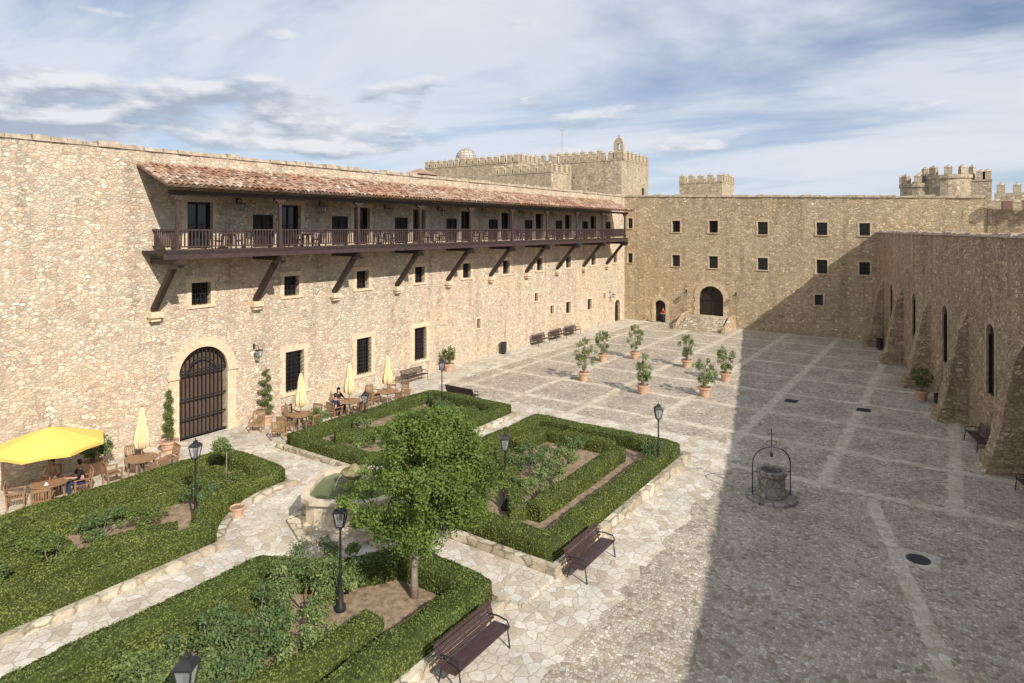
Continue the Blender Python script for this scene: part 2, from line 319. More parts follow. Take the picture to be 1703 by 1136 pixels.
# ---------------------------------------------------------------- facades
def facade(mb,P,s0,s1,ztop,holes,depth,thick,step=1.2,zmaxcut=None):
    S=sorted(set([round(s0,3),round(s1,3)]+[round(h[i],3) for h in holes for i in (0,1)]+[round(x,3) for x in np.arange(s0+step,s1-0.1,step)]))
    Z=sorted(set([0.0]+[round(h[i],3) for h in holes for i in (2,3)]+([zmaxcut] if zmaxcut else [])))
    zc={s:ztop(s)+random.uniform(-0.05,0.05) for s in S}
    for a,b in zip(S,S[1:]):
        for k in range(len(Z)):
            z0=Z[k]; last=k==len(Z)-1
            z1=None if last else Z[k+1]; mz=z0+0.01 if last else (z0+z1)/2; ms=(a+b)/2
            if any(h[0]<ms<h[1] and h[2]<mz<h[3] for h in holes): continue
            if last: mb.face([P(a,0,z0),P(b,0,z0),P(b,0,zc[b]),P(a,0,zc[a])])
            else: mb.face([P(a,0,z0),P(b,0,z0),P(b,0,z1),P(a,0,z1)])
        mb.face([P(a,0,zc[a]),P(b,0,zc[b]),P(b,-thick,zc[b]),P(a,-thick,zc[a])])
        mb.face([P(a,-thick,0),P(b,-thick,0),P(b,-thick,zc[b]),P(a,-thick,zc[a])])
    for s in (S[0],S[-1]): mb.face([P(s,0,0),P(s,-thick,0),P(s,-thick,zc[s]),P(s,0,zc[s])])
    for a,b,z0,z1,arch in holes:
        a,b,z0,z1=[round(q,3) for q in (a,b,z0,z1)]
        mb.face([P(a,0,z0),P(b,0,z0),P(b,-depth,z0),P(a,-depth,z0)])
        if not arch:
            for q in (a,b): mb.face([P(q,0,z0),P(q,-depth,z0),P(q,-depth,z1),P(q,0,z1)])
            mb.face([P(a,0,z1),P(b,0,z1),P(b,-depth,z1),P(a,-depth,z1)])
        else:
            r=(b-a)/2; zs=z1-r; c=(a+b)/2
            for q in (a,b): mb.face([P(q,0,z0),P(q,-depth,z0),P(q,-depth,zs),P(q,0,zs)])
            n=14; pts=[(c-r*math.cos(PI*i/n),zs+r*math.sin(PI*i/n)) for i in range(n+1)]
            for (p,q),(p2,q2) in zip(pts,pts[1:]):
                mb.face([P(p,0,q),P(p2,0,q2),P(p2,0,z1),P(p,0,z1)]); mb.face([P(p,0,q),P(p2,0,q2),P(p2,-depth,q2),P(p,-depth,q)])
def surround(mb,h,w,pr,quoin=True,sill=True,gap=.006):
    a,b,z0,z1,arch=h; e=0.004
    zt=z1-(b-a)/2 if arch else z1
    z=z0
    k=0
    while z<zt-0.05:
        hh=min(random.uniform(0.35,0.55),zt-z)
        if zt-z-hh<0.2: hh=zt-z
        for sgn in (0,1):
            ww=w*(1.0 if (k+sgn)%2 else 1.35) if quoin else w
            if sgn==0: mb.box(a-ww,a+e,-0.04,pr+random.uniform(-.004,.004),z+gap,z+hh-gap)
            else: mb.box(b-e,b+ww,-0.04,pr+random.uniform(-.004,.004),z+gap,z+hh-gap)
        z+=hh; k+=1
    if arch:
        r=(b-a)/2; c=(a+b)/2; n=11; ro=r+w*(1.3 if quoin else 1.0); ri=r-e
        for i in range(n):
            t0=PI*i/n+gap; t1=PI*(i+1)/n-gap; m=3; pf=pr+random.uniform(-.004,.004)
            for q_ in range(m):
                ta=t0+(t1-t0)*q_/m; tb=t0+(t1-t0)*(q_+1)/m
                q=[(c-ri*math.cos(ta),zt+ri*math.sin(ta)),(c-ri*math.cos(tb),zt+ri*math.sin(tb)),(c-ro*math.cos(tb),zt+ro*math.sin(tb)),(c-ro*math.cos(ta),zt+ro*math.sin(ta))]
                i0=[mb.p(s,-0.04,zz) for s,zz in q]+[mb.p(s,pf,zz) for s,zz in q]
                fs_=[(4,5,6,7),(0,1,5,4),(2,3,7,6)]+([(3,0,4,7)] if q_==0 else [])+([(1,2,6,5)] if q_==m-1 else [])
                for f in fs_: mb.f.append([i0[x] for x in f])
    else: mb.box(a-w*1.4,b+w*1.4,-0.04,pr+0.004,z1-e,z1+w*1.25)
    if sill: mb.box(a-w*1.2,b+w*1.2,-0.04,pr+0.05,z0-w*0.7,z0+e)
def _sub(m,nm,mt,w,o):
    ob=m.build(nm,mt,None); me=ob.data
    me.transform(Matrix.Translation(-o)); ob.parent=w; return ob
def window(root,T,h,depth,sur=0.2,grille=None,pane='glassd',name='window',cross=True,quoin=True,sill=True,framew=0.06,smat='ashlar'):
    a,b,z0,z1,arch=h
    mb=MB(T); mb.face([(a,-depth+.02,z0),(b,-depth+.02,z0),(b,-depth+.02,z1),(a,-depth+.02,z1)])
    w=mb.build(name,pane,root,world=True)
    o=Vector(root.location)
    f=MB(T); d0=-depth+.03; d1=-depth+.09
    zt=z1-(b-a)/2 if arch else z1
    f.box(a+.003,a+framew,d0,d1,z0+.003,zt-.003); f.box(b-framew,b-.003,d0,d1,z0+.003,zt-.003); f.box(a+framew,b-framew,d0,d1,z0+.003,z0+framew)
    if not arch: f.box(a+framew,b-framew,d0,d1,z1-framew,z1-.003)
    if cross:
        m=(a+b)/2; f.box(m-.025,m+.025,d0,d1,z0+framew,z1-framew); f.box(a+framew,m-.03,d0+.005,d1-.005,(z0+z1)/2,(z0+z1)/2+.04); f.box(m+.03,b-framew,d0+.005,d1-.005,(z0+z1)/2,(z0+z1)/2+.04)
    _sub(f,'frame','shut',w,o)
    if grille:
        g=MB(T); nv,nh=grille
        for i in range(1,nv+1):
            s=a+(b-a)*i/(nv+1); zz=z1 if not arch else zt+math.sqrt(max(0,((b-a)/2)**2-(s-(a+b)/2)**2))
            g.box(s-.014,s+.014,-.09,-.06,z0,zz)
        for i in range(1,nh+1):
            z=z0+(zt-z0)*i/(nh+1) if arch else z0+(z1-z0)*i/(nh+1); g.box(a,b,-.10,-.075,z-.012,z+.012)
        _sub(g,'grille','iron',w,o)
    if sur:
        s_=MB(T); surround(s_,h,sur,0.03,quoin,sill); _sub(s_,'surround',smat,w,o)
    return w
def coping(root,T,s0,s1,ztop,thick,mat='coping',step=0.7,over=0.08,h=0.16):
    mb=MB(T); s=s0
    while s<s1-0.05:
        L=min(random.uniform(0.5,1.0)*step/0.7,s1-s); z=ztop(s+L/2)+0.03
        hh=h+random.uniform(-.05,.07); o=over+random.uniform(-.03,.03)
        i=[mb.p(a,b,c) for a,b,c in ((s+.01,o,z-.04),(s+L-.01,o,z-.04),(s+L-.01,-thick-.05,z-.04),(s+.01,-thick-.05,z-.04),(s+.03,o-.08,z+hh),(s+L-.03,o-.08,z+hh+random.uniform(-.03,.03)),(s+L-.03,-thick+.05,z+hh),(s+.03,-thick+.05,z+hh))]
        for f in ((3,2,1,0),(4,5,6,7),(0,1,5,4),(1,2,6,5),(2,3,7,6),(3,0,4,7)): mb.f.append([i[x] for x in f])
        s+=L
    return mb.build('coping',mat,root,world=True)
# ---- west wing (left wall)
def TL(s,o,z): return (XL+o,s,z)
ident=lambda s,o,z:(s,o,z)
rootL=thing('castle_wing','long sunlit pale stone wing on the left with timber gallery and big arched gate','building',(XL,28,0))
def lrect(x0,x1,y0,y1,arch=False):
    a,zt=lw(x0,y0); b,_=lw(x1,y0); zt2=lw((x0+x1)/2,y0)[1]; zb=lw((x0+x1)/2,y1)[1]
    return (a,b,max(zb,0.0),zt2,arch)
gate=(lw(297,700)[0],lw(378,700)[0],0.0,4.42,True)
midw=[(16.95+5.24*k-.5,16.95+5.24*k+.5,6.5,7.62,False) for k in range(10)]
gd=[(16.9+5.24*k-.66,16.9+5.24*k+.66,9.3,11.62,False) for k in range(9)]
gl=[(20.4+5.24*k-.62,20.4+5.24*k+.62,9.3,11.05,False) for k in range(9)]
bigw=[(c-.62,c+.62,1.07,3.36,False) for c in (22.4,27.55,32.75)]
smw=[lrect(793,799,530,546),lrect(889,895,487,501),lrect(915,921,508,522),lrect(941,949,502,521),lrect(977,984,497,515),lrect(1003,1007,487,497)]
sdoor=list(lrect(1022,1031,498,530,True)); sdoor[2]=0.0; sdoor=tuple(sdoor)
mb=MB(TL); facade(mb,ident,-12,YF,lambda s:13.9,[gate]+midw+gd+gl+bigw+smw+[sdoor],0.45,1.2)
mb.build('wall','wallL',rootL,world=True)
coping(rootL,TL,-12,YF,lambda s:13.9,1.2)
for h in midw: window(rootL,TL,h,0.4,0.2,(3,3))
for h in bigw: window(rootL,TL,h,0.4,0.26,(5,9))
for h in smw: window(rootL,TL,h,0.3,0.12,None,cross=False,quoin=False)
for h in gd: window(rootL,TL,h,0.35,0.2,None,name='door',pane='glassd',sill=False,framew=0.12)
for h in gl: window(rootL,TL,h,0.12,None,None,name='shutter',pane='shut',cross=True,framew=0.10)
window(rootL,TL,sdoor,0.35,0.16,None,name='door',pane='shut',sill=False)
# gate
a,b,z0,z1,_=gate; g=MB(TL); g.face([(a,-.43,0),(b,-.43,0),(b,-.43,z1),(a,-.43,z1)]); gt=g.build('gate','gate',rootL,world=True)  # flat sheet standing in for the dim interior behind the see-through grille
o=Vector(rootL.location)
g=MB(TL); zs=z1-(b-a)/2; c=(a+b)/2; r=(b-a)/2
for i in range(1,12):
    s=a+(b-a)*i/12; zz=zs+math.sqrt(max(0,r*r-(s-c)**2)); g.box(s-.018,s+.018,-.15,-.11,0.05,zz)
for z in (0.05,0.95,1.9,zs-.05,zs+.1): g.box(a,b,-.165,-.10,z,z+.06)
for i in range(24):
    t0=PI*i/24; t1=PI*(i+1)/24
    for rr in (r*0.55,r-.03): g.beam((c-rr*math.cos(t0),-.13,zs+rr*math.sin(t0)),(c-rr*math.cos(t1),-.13,zs+rr*math.sin(t1)),.06,.05)
_sub(g,'grille','iron',gt,o)
g=MB(TL); surround(g,gate,0.46,0.06,False,False,.0015)
for q in (-1,1):
    e=a if q<0 else b; g.box(min(e,e+q*.54),max(e,e+q*.54),-.04,.14,zs-.14,zs); g.box(min(e,e+q*.5),max(e,e+q*.5),-.04,.11,0,.4)
_sub(g,'surround','ashlar',gt,o)
# gallery
XG=-28.4; G0=14.64; GS=5.24
g=MB(); g.box(XL+.003,XG+.12,G0-.5,G0+9*GS+.45,9.14,9.28); deck=g.build('timber_gallery','wood',rootL,world=True)
def gsub(m,nm,mt,smooth=False): return _sub(m,nm,mt,deck,o)
g=MB(); g.box(XG-.02,XG+.16,G0-.6,G0+9*GS+.55,8.92,9.13); g.box(XG-.06,XG+.10,G0-.55,G0+9*GS+.5,9.285,9.35); gsub(g,'edge_beam','woodr')
for k in range(10):
    y=G0+k*GS
    g=MB(); g.box(XG-.07,XG+.07,y-.07,y+.07,9.36,11.82); g.box(XG-.10,XG+.10,y-.10,y+.10,9.36,9.6)
    g.box(XG-.09,XG+.09,y-.32,y+.32,11.70,11.83); g.box(XG-.10,XG+.10,y-.18,y+.18,11.58,11.695); gsub(g,'post','woodr')
    g=MB(); g.beam((XL+.05,y,6.45),(XG-.25,y,8.66),.24,.25); g.box(XL+.003,XG+.34,y-.12,y+.12,8.66,8.91); g.box(XG-.3,XG+.22,y-.2,y+.2,8.50,8.655); gsub(g,'bracket','wood')
    g=MB(); g.box(XL-.1,XL+.42,y-.3,y+.3,6.16,6.42,taper=.02); g.box(XL-.1,XL+.3,y-.22,y+.22,5.98,6.158); gsub(g,'corbel','ashlar')
for k in range(9):
    y=G0+k*GS; g=MB(); g.box(XG-.05,XG+.05,y+.07,y+GS-.07,10.19,10.27); g.box(XG-.035,XG+.035,y+.07,y+GS-.07,9.44,9.5)
    n=32
    for i in range(1,n): 
        q=y+GS*i/n; g.box(XG-.022,XG+.022,q-.03,q+.03,9.5,10.19)
    g.box(XG-.04,XG+.04,y+GS/2-.05,y+GS/2+.05,9.44,10.19); gsub(g,'railing','woodr')
for y in (G0-.0,G0+9*GS):
    g=MB(); g.box(XL+.003,XG-.07,y-.05,y+.05,10.19,10.27); g.box(XL+.003,XG-.07,y-.035,y+.035,9.44,9.5)
    for i in range(1,13):
        q=XL+(XG-XL)*i/13; g.box(q-.03,q+.03,y-.022,y+.022,9.5,10.19)
    gsub(g,'railing','woodr')
Y0,Y1=G0-.75,G0+9*GS+1.0; ex,ez=XG+.58,12.20; tx,tz=XL+.02,13.28
g=MB(); g.box(XG-.1,XG+.1,Y0+.3,Y1-.3,11.835,12.02)
y=Y0+.1
while y<Y1: 
    g.beam((tx+.03,y,tz-.20),(ex-.05,y,ez-.07),.08,.11); y+=.5
g.face([(tx,Y0,tz-.13),(ex-.12,Y0,ez-.02),(ex-.12,Y1,ez-.02),(tx,Y1,tz-.13)]); gsub(g,'roof_frame','wood')
g=MB(); ns=8; cols=int((Y1-Y0)/0.26)
for i in range(cols):
    yc=Y0+0.13+i*0.26
    for j in range(ns):
        t0=j/ns; t1=min(1.03,(j+1.18)/ns); r0=.10; r1=.118; l0=.05; l1=.03
        jy=random.uniform(-.02,.02); jz=random.uniform(-.02,.02); ring=[]
        for t,rr,l in ((t0,r0,l0-.03),(t1,r1,l1)):
            x=tx+(ex-tx)*t+(random.uniform(-.03,.04) if t==t1 else 0); z=tz+(ez-tz)*t+l+jz
            ring.append([g.p(x,yc+jy+rr*math.cos(PI*q/5)*1.05,z+rr*math.sin(PI*q/5)) for q in range(6)])
        for q in range(5): g.f.append([ring[0][q],ring[0][q+1],ring[1][q+1],ring[1][q]])
gsub(g,'tiled_roof','tile')
g=MB(); g.face([(tx,Y0,tz-.02),(ex,Y0,ez+.0),(ex,Y1,ez+.0),(tx,Y1,tz-.02)]); g.face([(tx,Y0,tz-.1),(ex,Y0,ez-.05),(ex,Y1,ez-.05),(tx,Y1,tz-.1)])
gsub(g,'tile_bed','tile')
# ---- north wing (far wall)
def TF(s,o,z): return (s,YF-o,z)
rootF=thing('castle_wing','golden stone wing at the far end with two rows of square windows and stair door','building',(-14,YF,0))
def frect(x0,x1,y0,y1,arch=False):
    m=(x0+x1)/2; return (fw(x0,y0)[0],fw(x1,y0)[0],fw(m,y1)[1],fw(m,y0)[1],arch)
fwin=[frect(*q) for q in ((1041,1050,363,380),(1118,1131,367,386),(1179,1194,367,387),(1260,1277,369,390),(1358,1376,370,391),(1429,1447,371,392),
 (1041,1050,421,437),(1118,1131,424,443),(1179,1194,426,446),(1260,1277,429,449),(1358,1376,432,455),(1429,1447,436,457))]
fwin[0]=(XL+.45,XL+1.0)+fwin[0][2:]; fwin[6]=(XL+.45,XL+1.0)+fwin[6][2:]
fsm=frect(1355,1369,490,508)
fd=list(frect(1162,1203,476,525,True)); fd[2]=1.12; fd=tuple(fd)
fs=list(frect(1089,1107,499,537,True)); fs[2]=0.0; fs=tuple(fs)
ztF=lambda s:13.94+(s-XL)*(-1.05/33.0)
mb=MB(TF); facade(mb,ident,XL,2.5,ztF,fwin+[fsm,fd,fs],0.45,1.4); mb.build('wall','wallF',rootF,world=True)
coping(rootF,TF,XL+.1,2.5,ztF,1.4)
for h in fwin: window(rootF,TF,h,0.35,0.12,(2,2),cross=False,smat='ashlard')
window(rootF,TF,fsm,0.3,0.12,(3,3),cross=False,smat='ashlard')
for h,w in ((fd,0.40),(fs,0.3)):
    d=window(rootF,TF,h,0.42,None,None,name='door',pane='shut'); s_=MB(TF); surround(s_,h,w,0.05,True,False); _sub(s_,'surround','ashlard',d,Vector(rootF.location))
# stairs
c=(fd[0]+fd[1])/2
st=thing('stone_staircase','flight of pale stone steps rising to the arched far door','stairs',(c,YF,0))
g=MB(); n=7
for i in range(n):
    z=1.12*(n-i)/n; yo=1.3+.36*i; w=1.95+.06*i; g.box(c-w,c+w,YF-yo-.36 if i else YF-1.66,YF-(yo if i else .003),0,z)
g.build('steps','kerb',st,world=True)
for q in (-1,1):
    g=MB(); m=c+q*2.45; pts=[(0.003,1.42),(1.4,1.40),(3.7,.42),(3.7,0),(0.003,0)]
    i0=[g.p(m-.13,YF-a,b) for a,b in pts]+[g.p(m+.13,YF-a,b) for a,b in pts]
    g.f+= [i0[:5][::-1],i0[5:]]+[[i0[k],i0[(k+1)%5],i0[5+(k+1)%5],i0[5+k]] for k in range(5)]
    g.box(m-.18,m+.18,YF-4.0,YF-3.7,0,.6); g.build('side_wall','wallF',st,world=True)
# ---- east wing (right wall) parallel to shadow edge
def TR(s,o,z): q=AR+WD*s+WN*o; return (q.x,q.y,z)
def rs(Y): return (AR.y-Y)/0.9705
rootR=thing('chapel_wing','shaded stone wing on the right with tall arched windows and sloping buttresses','building',(AR.x+WD.x*25,AR.y+WD.y*25,0))
rw_=[(rs(Y)-.55,rs(Y)+.55,2.35,5.75,True) for Y in (60,52.5,45.1,37.7,30.3,22.9,15.5)]
ztR=lambda s:9.9+max(0,s-38)*.022  # unseen near end rises, added to push the ground shadow's edge left
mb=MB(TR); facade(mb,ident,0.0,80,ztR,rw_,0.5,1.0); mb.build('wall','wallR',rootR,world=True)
coping(rootR,TR,0,80,ztR,1.0,h=0.12)
g=MB(TR); g.box(0.1,80,-12,-1.0,9.3,9.5); g.build('flat_roof','coping',rootR,world=True)
for h in rw_: window(rootR,TR,h,0.16,0.2,None,cross=False,smat='coping',sill=False)
for Y in (63.6,56.3,48.8,41.4,34.0,26.6,19.2):
    s=rs(Y); g=MB(TR); hw=.42; lv=[(0,1.5),(.7,1.38),(.72,1.18),(3.2,.74),(4.9,.40),(5.85,.0)]; lv2=[]; rings=[]
    for (za,oa),(zb,ob) in zip(lv,lv[1:]):
        for k in range(4): t=k/4; lv2.append((za+(zb-za)*t,oa+(ob-oa)*t))
    lv2.append(lv[-1])
    for z,of in lv2:
        j=lambda:random.uniform(-.05,.05); hw2=hw+.12*(1-z/5.8)
        rings.append([g.p(s-hw2+j(),-.05,z),g.p(s-hw2+j(),of+j()-.02,z),g.p(s+hw2+j(),of+j()-.02,z),g.p(s+hw2+j(),-.05,z)])
    for p,q in zip(rings,rings[1:]):
        for k in range(3): g.f.append([p[k],p[k+1],q[k+1],q[k]])
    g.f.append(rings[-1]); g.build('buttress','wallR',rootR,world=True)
# ---------------------------------------------------------------- towers beyond
_m=MB(); _m.box(-.42,.42,-.26,.26,0,1.05); i=[_m.p(*q) for q in ((-.45,-.29,1.052),(.45,-.29,1.052),(.45,.29,1.052),(-.45,.29,1.052),(0,0,1.5))]
for k in range(4): _m.f.append([i[k],i[(k+1)%4],i[4]])
_m.f.append(i[:4][::-1])
proto=_m.build('merlon','tower'); mer_mesh=proto.data; bpy.data.objects.remove(proto)
def merlon1(root,p,rot,sc=(1,1,1)):
    m=bpy.data.objects.new('merlon',mer_mesh); C.objects.link(m); m.parent=root; m.location=Vector(p)-root.location; m.rotation_euler=(0,0,rot); m.scale=sc
def merlons(root,a,b,z,rot,sp=1.45,sc=1.0):
    a=Vector(a);b=Vector(b);n=max(1,round((b-a).length/sp))
    for k in range(n+1):
        p=a+(b-a)*k/n; merlon1(root,(p.x,p.y,z-random.uniform(0,.03)),rot,(sc*random.uniform(.9,1.08),sc,sc*random.uniform(.88,1.06)))
def tower(label,x0,x1,y0,y1,z,cat='tower',slits=(),mat='tower'):
    rt=thing('castle_tower',label,cat,((x0+x1)/2,(y0+y1)/2,0)); g=MB(); g.box(x0,x1,y0,y1,0,z); 
    g.box(x0-.05,x1+.05,y0-.05,y1+.05,z+.003,z+.22); g.build('wall',mat,rt,world=True)
    zz=z+.22
    merlons(rt,(x0+.4,y0+.2,0),(x1-.4,y0+.2,0),zz,0); merlons(rt,(x0+.4,y1-.2,0),(x1-.4,y1-.2,0),zz,0)
    merlons(rt,(x1-.2,y0+1.5,0),(x1-.2,y1-1.5,0),zz,PI/2); merlons(rt,(x0+.2,y0+1.5,0),(x0+.2,y1-1.5,0),zz,PI/2)
    for s,zc in slits:
        w=MB(); w.box(s-.35,s+.35,y0-.02,y0+.02,zc,zc+1.0); w.build('window','glassd',rt,world=True)
    return rt
tA=tower('large square battlemented tower with bell gable, behind the far corner of the court',-52.9,-40.7,87.4,97.6,20.6,slits=[(-50.5,16.6)])
w=MB(); w.box(-40.72,-40.66,95.0,95.8,15.4,16.8); w.build('window','glassd',tA,world=True)
g=MB(); cx,cy=-41.2,87.7
for q in (-1,1): g.box(cx-.78 if q<0 else cx+.27,cx-.27 if q<0 else cx+.78,cy-.3,cy+.3,20.8,22.9)
for k in range(8):
    t0=PI*k/8;t1=PI*(k+1)/8
    q=[(cx-.27*math.cos(t0),22.9+.27*math.sin(t0)),(cx-.27*math.cos(t1),22.9+.27*math.sin(t1)),(cx-.78*math.cos(t1),22.9+1.15*math.sin(t1)),(cx-.78*math.cos(t0),22.9+1.15*math.sin(t0))]
    i0=[g.p(s,cy-.3,z) for s,z in q]+[g.p(s,cy+.3,z) for s,z in q]
    for f in ((3,2,1,0),(4,5,6,7),(0,1,5,4),(1,2,6,5),(2,3,7,6),(3,0,4,7)): g.f.append([i0[x] for x in f])
g.box(cx-.12,cx+.12,cy-.12,cy+.12,24.0,24.4); g.build('bell_gable','tower',tA,world=True)
xa,_=fw(707,300,86); xb,_=fw(862,300,86)
tower('lower pale battlemented tower at the left of the far group, beside the lattice dome',xa,xb,86,93,21.2,slits=[(xa+3,17.6),(xb-3.5,17.6)])
xa2,_=fw(818,300,80); xb2,_=fw(917,300,80)
tower('middle battlemented tower between the dome and the large square tower',xa2,xb2,80,86,18.6,slits=[(xa2+3.2,16.0)])
xa3,_=fw(850,300,98); xb3,_=fw(1000,300,98)
rt=thing('battlement_wall','high battlemented wall linking the dome tower to the large square tower','wall',((xa3+xb3)/2,98,0))
g=MB(); g.box(xa3,xb3,98,99,0,22.6); g.build('wall','tower',rt,world=True); merlons(rt,(xa3+.5,98.3,0),(xb3-.5,98.3,0),22.6,0,1.6)
dx,dy=fw(775,260,96)[0],96
dm=thing('lattice_dome','small grey lattice dome peeping over the battlements','dome',(dx,dy,0))
g=MB(); g.lathe([(1.1,0),(1.1,23.6)],12); g.build('drum','tower',dm)
g=MB(); zb=23.9
g.lathe([(1.95*math.cos(PI/2*k/8),zb+1.95*math.sin(PI/2*k/8)) for k in range(8)]+[(.02,zb+1.95)],20); g.build('dome','domew',dm,smooth=True)
g=MB()
for k in range(12):
    t=2*PI*k/12; g.tube([(2.0*math.cos(t)*math.cos(p),2.0*math.sin(t)*math.cos(p),zb+2.0*math.sin(p)) for p in [PI/2*j/6 for j in range(7)]],.06,4)
for j in range(1,5):
    p=PI/2*j/6; g.tube([(2.0*math.cos(t)*math.cos(p),2.0*math.sin(t)*math.cos(p),zb+2.0*math.sin(p)) for t in [2*PI*q/16 for q in range(17)]],.05,4)
g.lathe([(2.05,zb-.5),(2.05,zb+.1)],16); g.build('lattice','coping',dm)
ax,ay=fw(935,260,100)[0],100
an=MB(); an.tube([(0,0,18),(0,0,28.6)],[.08,.04],6); an.tube([(-.5,0,28.2),(.5,0,28.2)],.03,4); an.tube([(0,-.3,27.6),(0,.3,27.6)],.03,4)
tag(an.build('antenna_mast','grey',None,loc=(ax,ay,0)),'thin grey antenna mast rising above the middle tower','antenna')
cxa=fw(1130,300,104)[0]; cxb=fw(1201,300,104)[0]
tower('small square battlemented tower standing alone above the middle of the far wing',cxa,cxb,104,111,17.8)
# right tower group
rxa=fw(1500,300,84)[0]; rxb=fw(1650,300,84)[0]; tcx=fw(1577,300,86.4)[0]
tD=thing('castle_tower','broad cluster of battlemented turrets above the right end of the far wing','tower',(tcx,86,0))
g=MB(); g.box(rxa+1.0,rxb,84.9,90,0,15.4); g.box(rxa+.95,rxb+.05,84.85,90.05,15.403,15.6); g.build('wall','tower',tD,world=True); merlons(tD,(tcx+2.9,85.15,0),(rxb-.4,85.15,0),15.6,0,1.15,.85); merlons(tD,(rxa+2.6,85.15,0),(tcx-2.6,85.15,0),15.6,0,1.1,.75)
for cx_,r,z in ((tcx,2.4,16.2),(rxa+1.5,1.8,15.4)):
    g=MB(); g.lathe([(r,0),(r,z-.5),(r+.12,z-.4),(r+.12,z)],20,(cx_,86.2)); g.build('turret','tower',tD,world=True)
    n=10 if r>2 else 8
    for k in range(n): t=2*PI*k/n-PI/2; merlon1(tD,(cx_+(r-.12)*math.cos(t),86.2+(r-.12)*math.sin(t),z),t+PI/2,(.9,.8,.75))
rt=thing('battlement_wall','low battlemented wall running off to the right beyond the turrets','wall',(rxb+6,82,0))
g=MB(); g.box(rxb+.1,rxb+30,81,82,0,13.9); g.build('wall','tower',rt,world=True); merlons(rt,(rxb+.6,81.4,0),(rxb+29,81.4,0),13.9,0,1.3,.8)
g=MB(); gx=fw(1668,300,78)[0]; g.box(gx,gx+14,78,80.5,0,13.0); tag(g.build('outbuilding','plaster',None),'dull red plastered building end at the right edge, just below the battlements','building')
rt=thing('curtain_wall','shaded stone wall stepping down behind the chapel wing at the far right','wall',(8,66,0))
def TC(s,o,z): return (2.52+s,66.4-o-s*0.1,z)
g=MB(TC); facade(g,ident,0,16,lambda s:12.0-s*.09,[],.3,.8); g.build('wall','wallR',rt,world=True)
for k in range(11): merlon1(rt,(3.1+k*1.35,66.0-.1*(k*1.35),12.0-.09*(.6+k*1.35)-.05),-.1,(.7,.7,.65))
rx,rz=fw(696,285,75)
hs=thing('roof_lantern','small low building with red tiled hipped roof behind the left wing','building',(rx,76,0))
g=MB(); g.box(rx-2.5,rx+1.2,74,78,12,rz-.5); g.build('wall','plaster',hs,world=True)
g=MB(); i=[g.p(*q) for q in ((rx-2.8,73.7,rz-.48),(rx+1.5,73.7,rz-.48),(rx+1.5,78.3,rz-.48),(rx-2.8,78.3,rz-.48),(rx-.6,76,rz+.6))]
for k in range(4): g.f.append([i[k],i[(k+1)%4],i[4]])
g.build('roof','tile',hs,world=True)
# ---------------------------------------------------------------- garden
FC=Vector((-17.7,15.1)); FR=3.95
def bedpoly(x0,x1,y0,y1,corner):
    pts=[]
    for (cx_,cy_,nm) in ((x0,y0,'sw'),(x1,y0,'se'),(x1,y1,'ne'),(x0,y1,'nw')):
        if nm!=corner: pts.append((cx_,cy_)); continue
        dyx=math.sqrt(max(0,FR**2-(cx_-FC.x)**2)); dxy=math.sqrt(max(0,FR**2-(cy_-FC.y)**2))
        pv=(cx_,FC.y+(dyx if nm in('sw','se') else -dyx)); ph=(FC.x+(dxy if nm in('sw','nw') else -dxy),cy_)
        s,e={'se':(ph,pv),'ne':(pv,ph),'nw':(ph,pv),'sw':(pv,ph)}[nm]
        ts=math.atan2(s[1]-FC.y,s[0]-FC.x); te=math.atan2(e[1]-FC.y,e[0]-FC.x)
        d=(te-ts+PI)%(2*PI)-PI
        for k in range(8): t=ts+d*k/7; pts.append((FC.x+FR*math.cos(t),FC.y+FR*math.sin(t)))
    return pts
def offset(pts,d,closed=True):
    out=[]; n=len(pts)
    for k in range(n):
        p=Vector(pts[k]); a=Vector(pts[k-1] if (k>0 or closed) else pts[k]); b=Vector(pts[(k+1)%n] if (k<n-1 or closed) else pts[k])
        e1=(p-a); e2=(b-p)
        if e1.length<1e-6: e1=e2
        if e2.length<1e-6: e2=e1
        e1.normalize(); e2.normalize(); n1=Vector((-e1.y,e1.x)); n2=Vector((-e2.y,e2.x)); m=(n1+n2)
        if m.length<1e-6: m=n1
        m.normalize(); k_=max(0.5,m.dot(n1)); out.append(tuple(p+m*d/k_))
    return out
beds={'A':(bedpoly(-26.4,-19.2,-1,16.0,'ne'),.20),'B':(bedpoly(-16.9,-9.9,-1,14.2,'nw'),.24),'C':(bedpoly(-17.8,-9.5,15.9,27.6,'sw'),.34),'D':(bedpoly(-26.0,-19.5,18.0,28.8,'se'),.20)}
bl={'A':'raised bed with stone kerb at the left, in front of the yellow umbrella','B':'raised bed with stone kerb nearest the camera, holding the tree','C':'raised bed with high stone kerb right of the fountain','D':'raised bed with stone kerb between the fountain and the cafe tables'}
for k,(pts,h) in beds.items():
    cx_=sum(p[0] for p in pts)/len(pts); cy_=sum(p[1] for p in pts)/len(pts)
    rt=thing('raised_bed',bl[k],'flower bed',(cx_,cy_,0),group='raised beds around the fountain')
    inn=offset(pts,.24); g=MB(); n=len(pts)
    for i in range(n):
        j=(i+1)%n; a,b=pts[i],pts[j]; c_,d_=inn[i],inn[j]
        g.face([(a[0],a[1],0),(b[0],b[1],0),(b[0],b[1],h),(a[0],a[1],h)]); g.face([(a[0],a[1],h),(b[0],b[1],h),(d_[0],d_[1],h),(c_[0],c_[1],h)])
        g.face([(c_[0],c_[1],0),(d_[0],d_[1],0),(d_[0],d_[1],h),(c_[0],c_[1],h)])
    g.build('kerb','kerb',rt,world=True)
    g=MB(); g.face([(p[0],p[1],h-.08) for p in offset(pts,.2)]); g.build('soil','soil',rt,world=True)
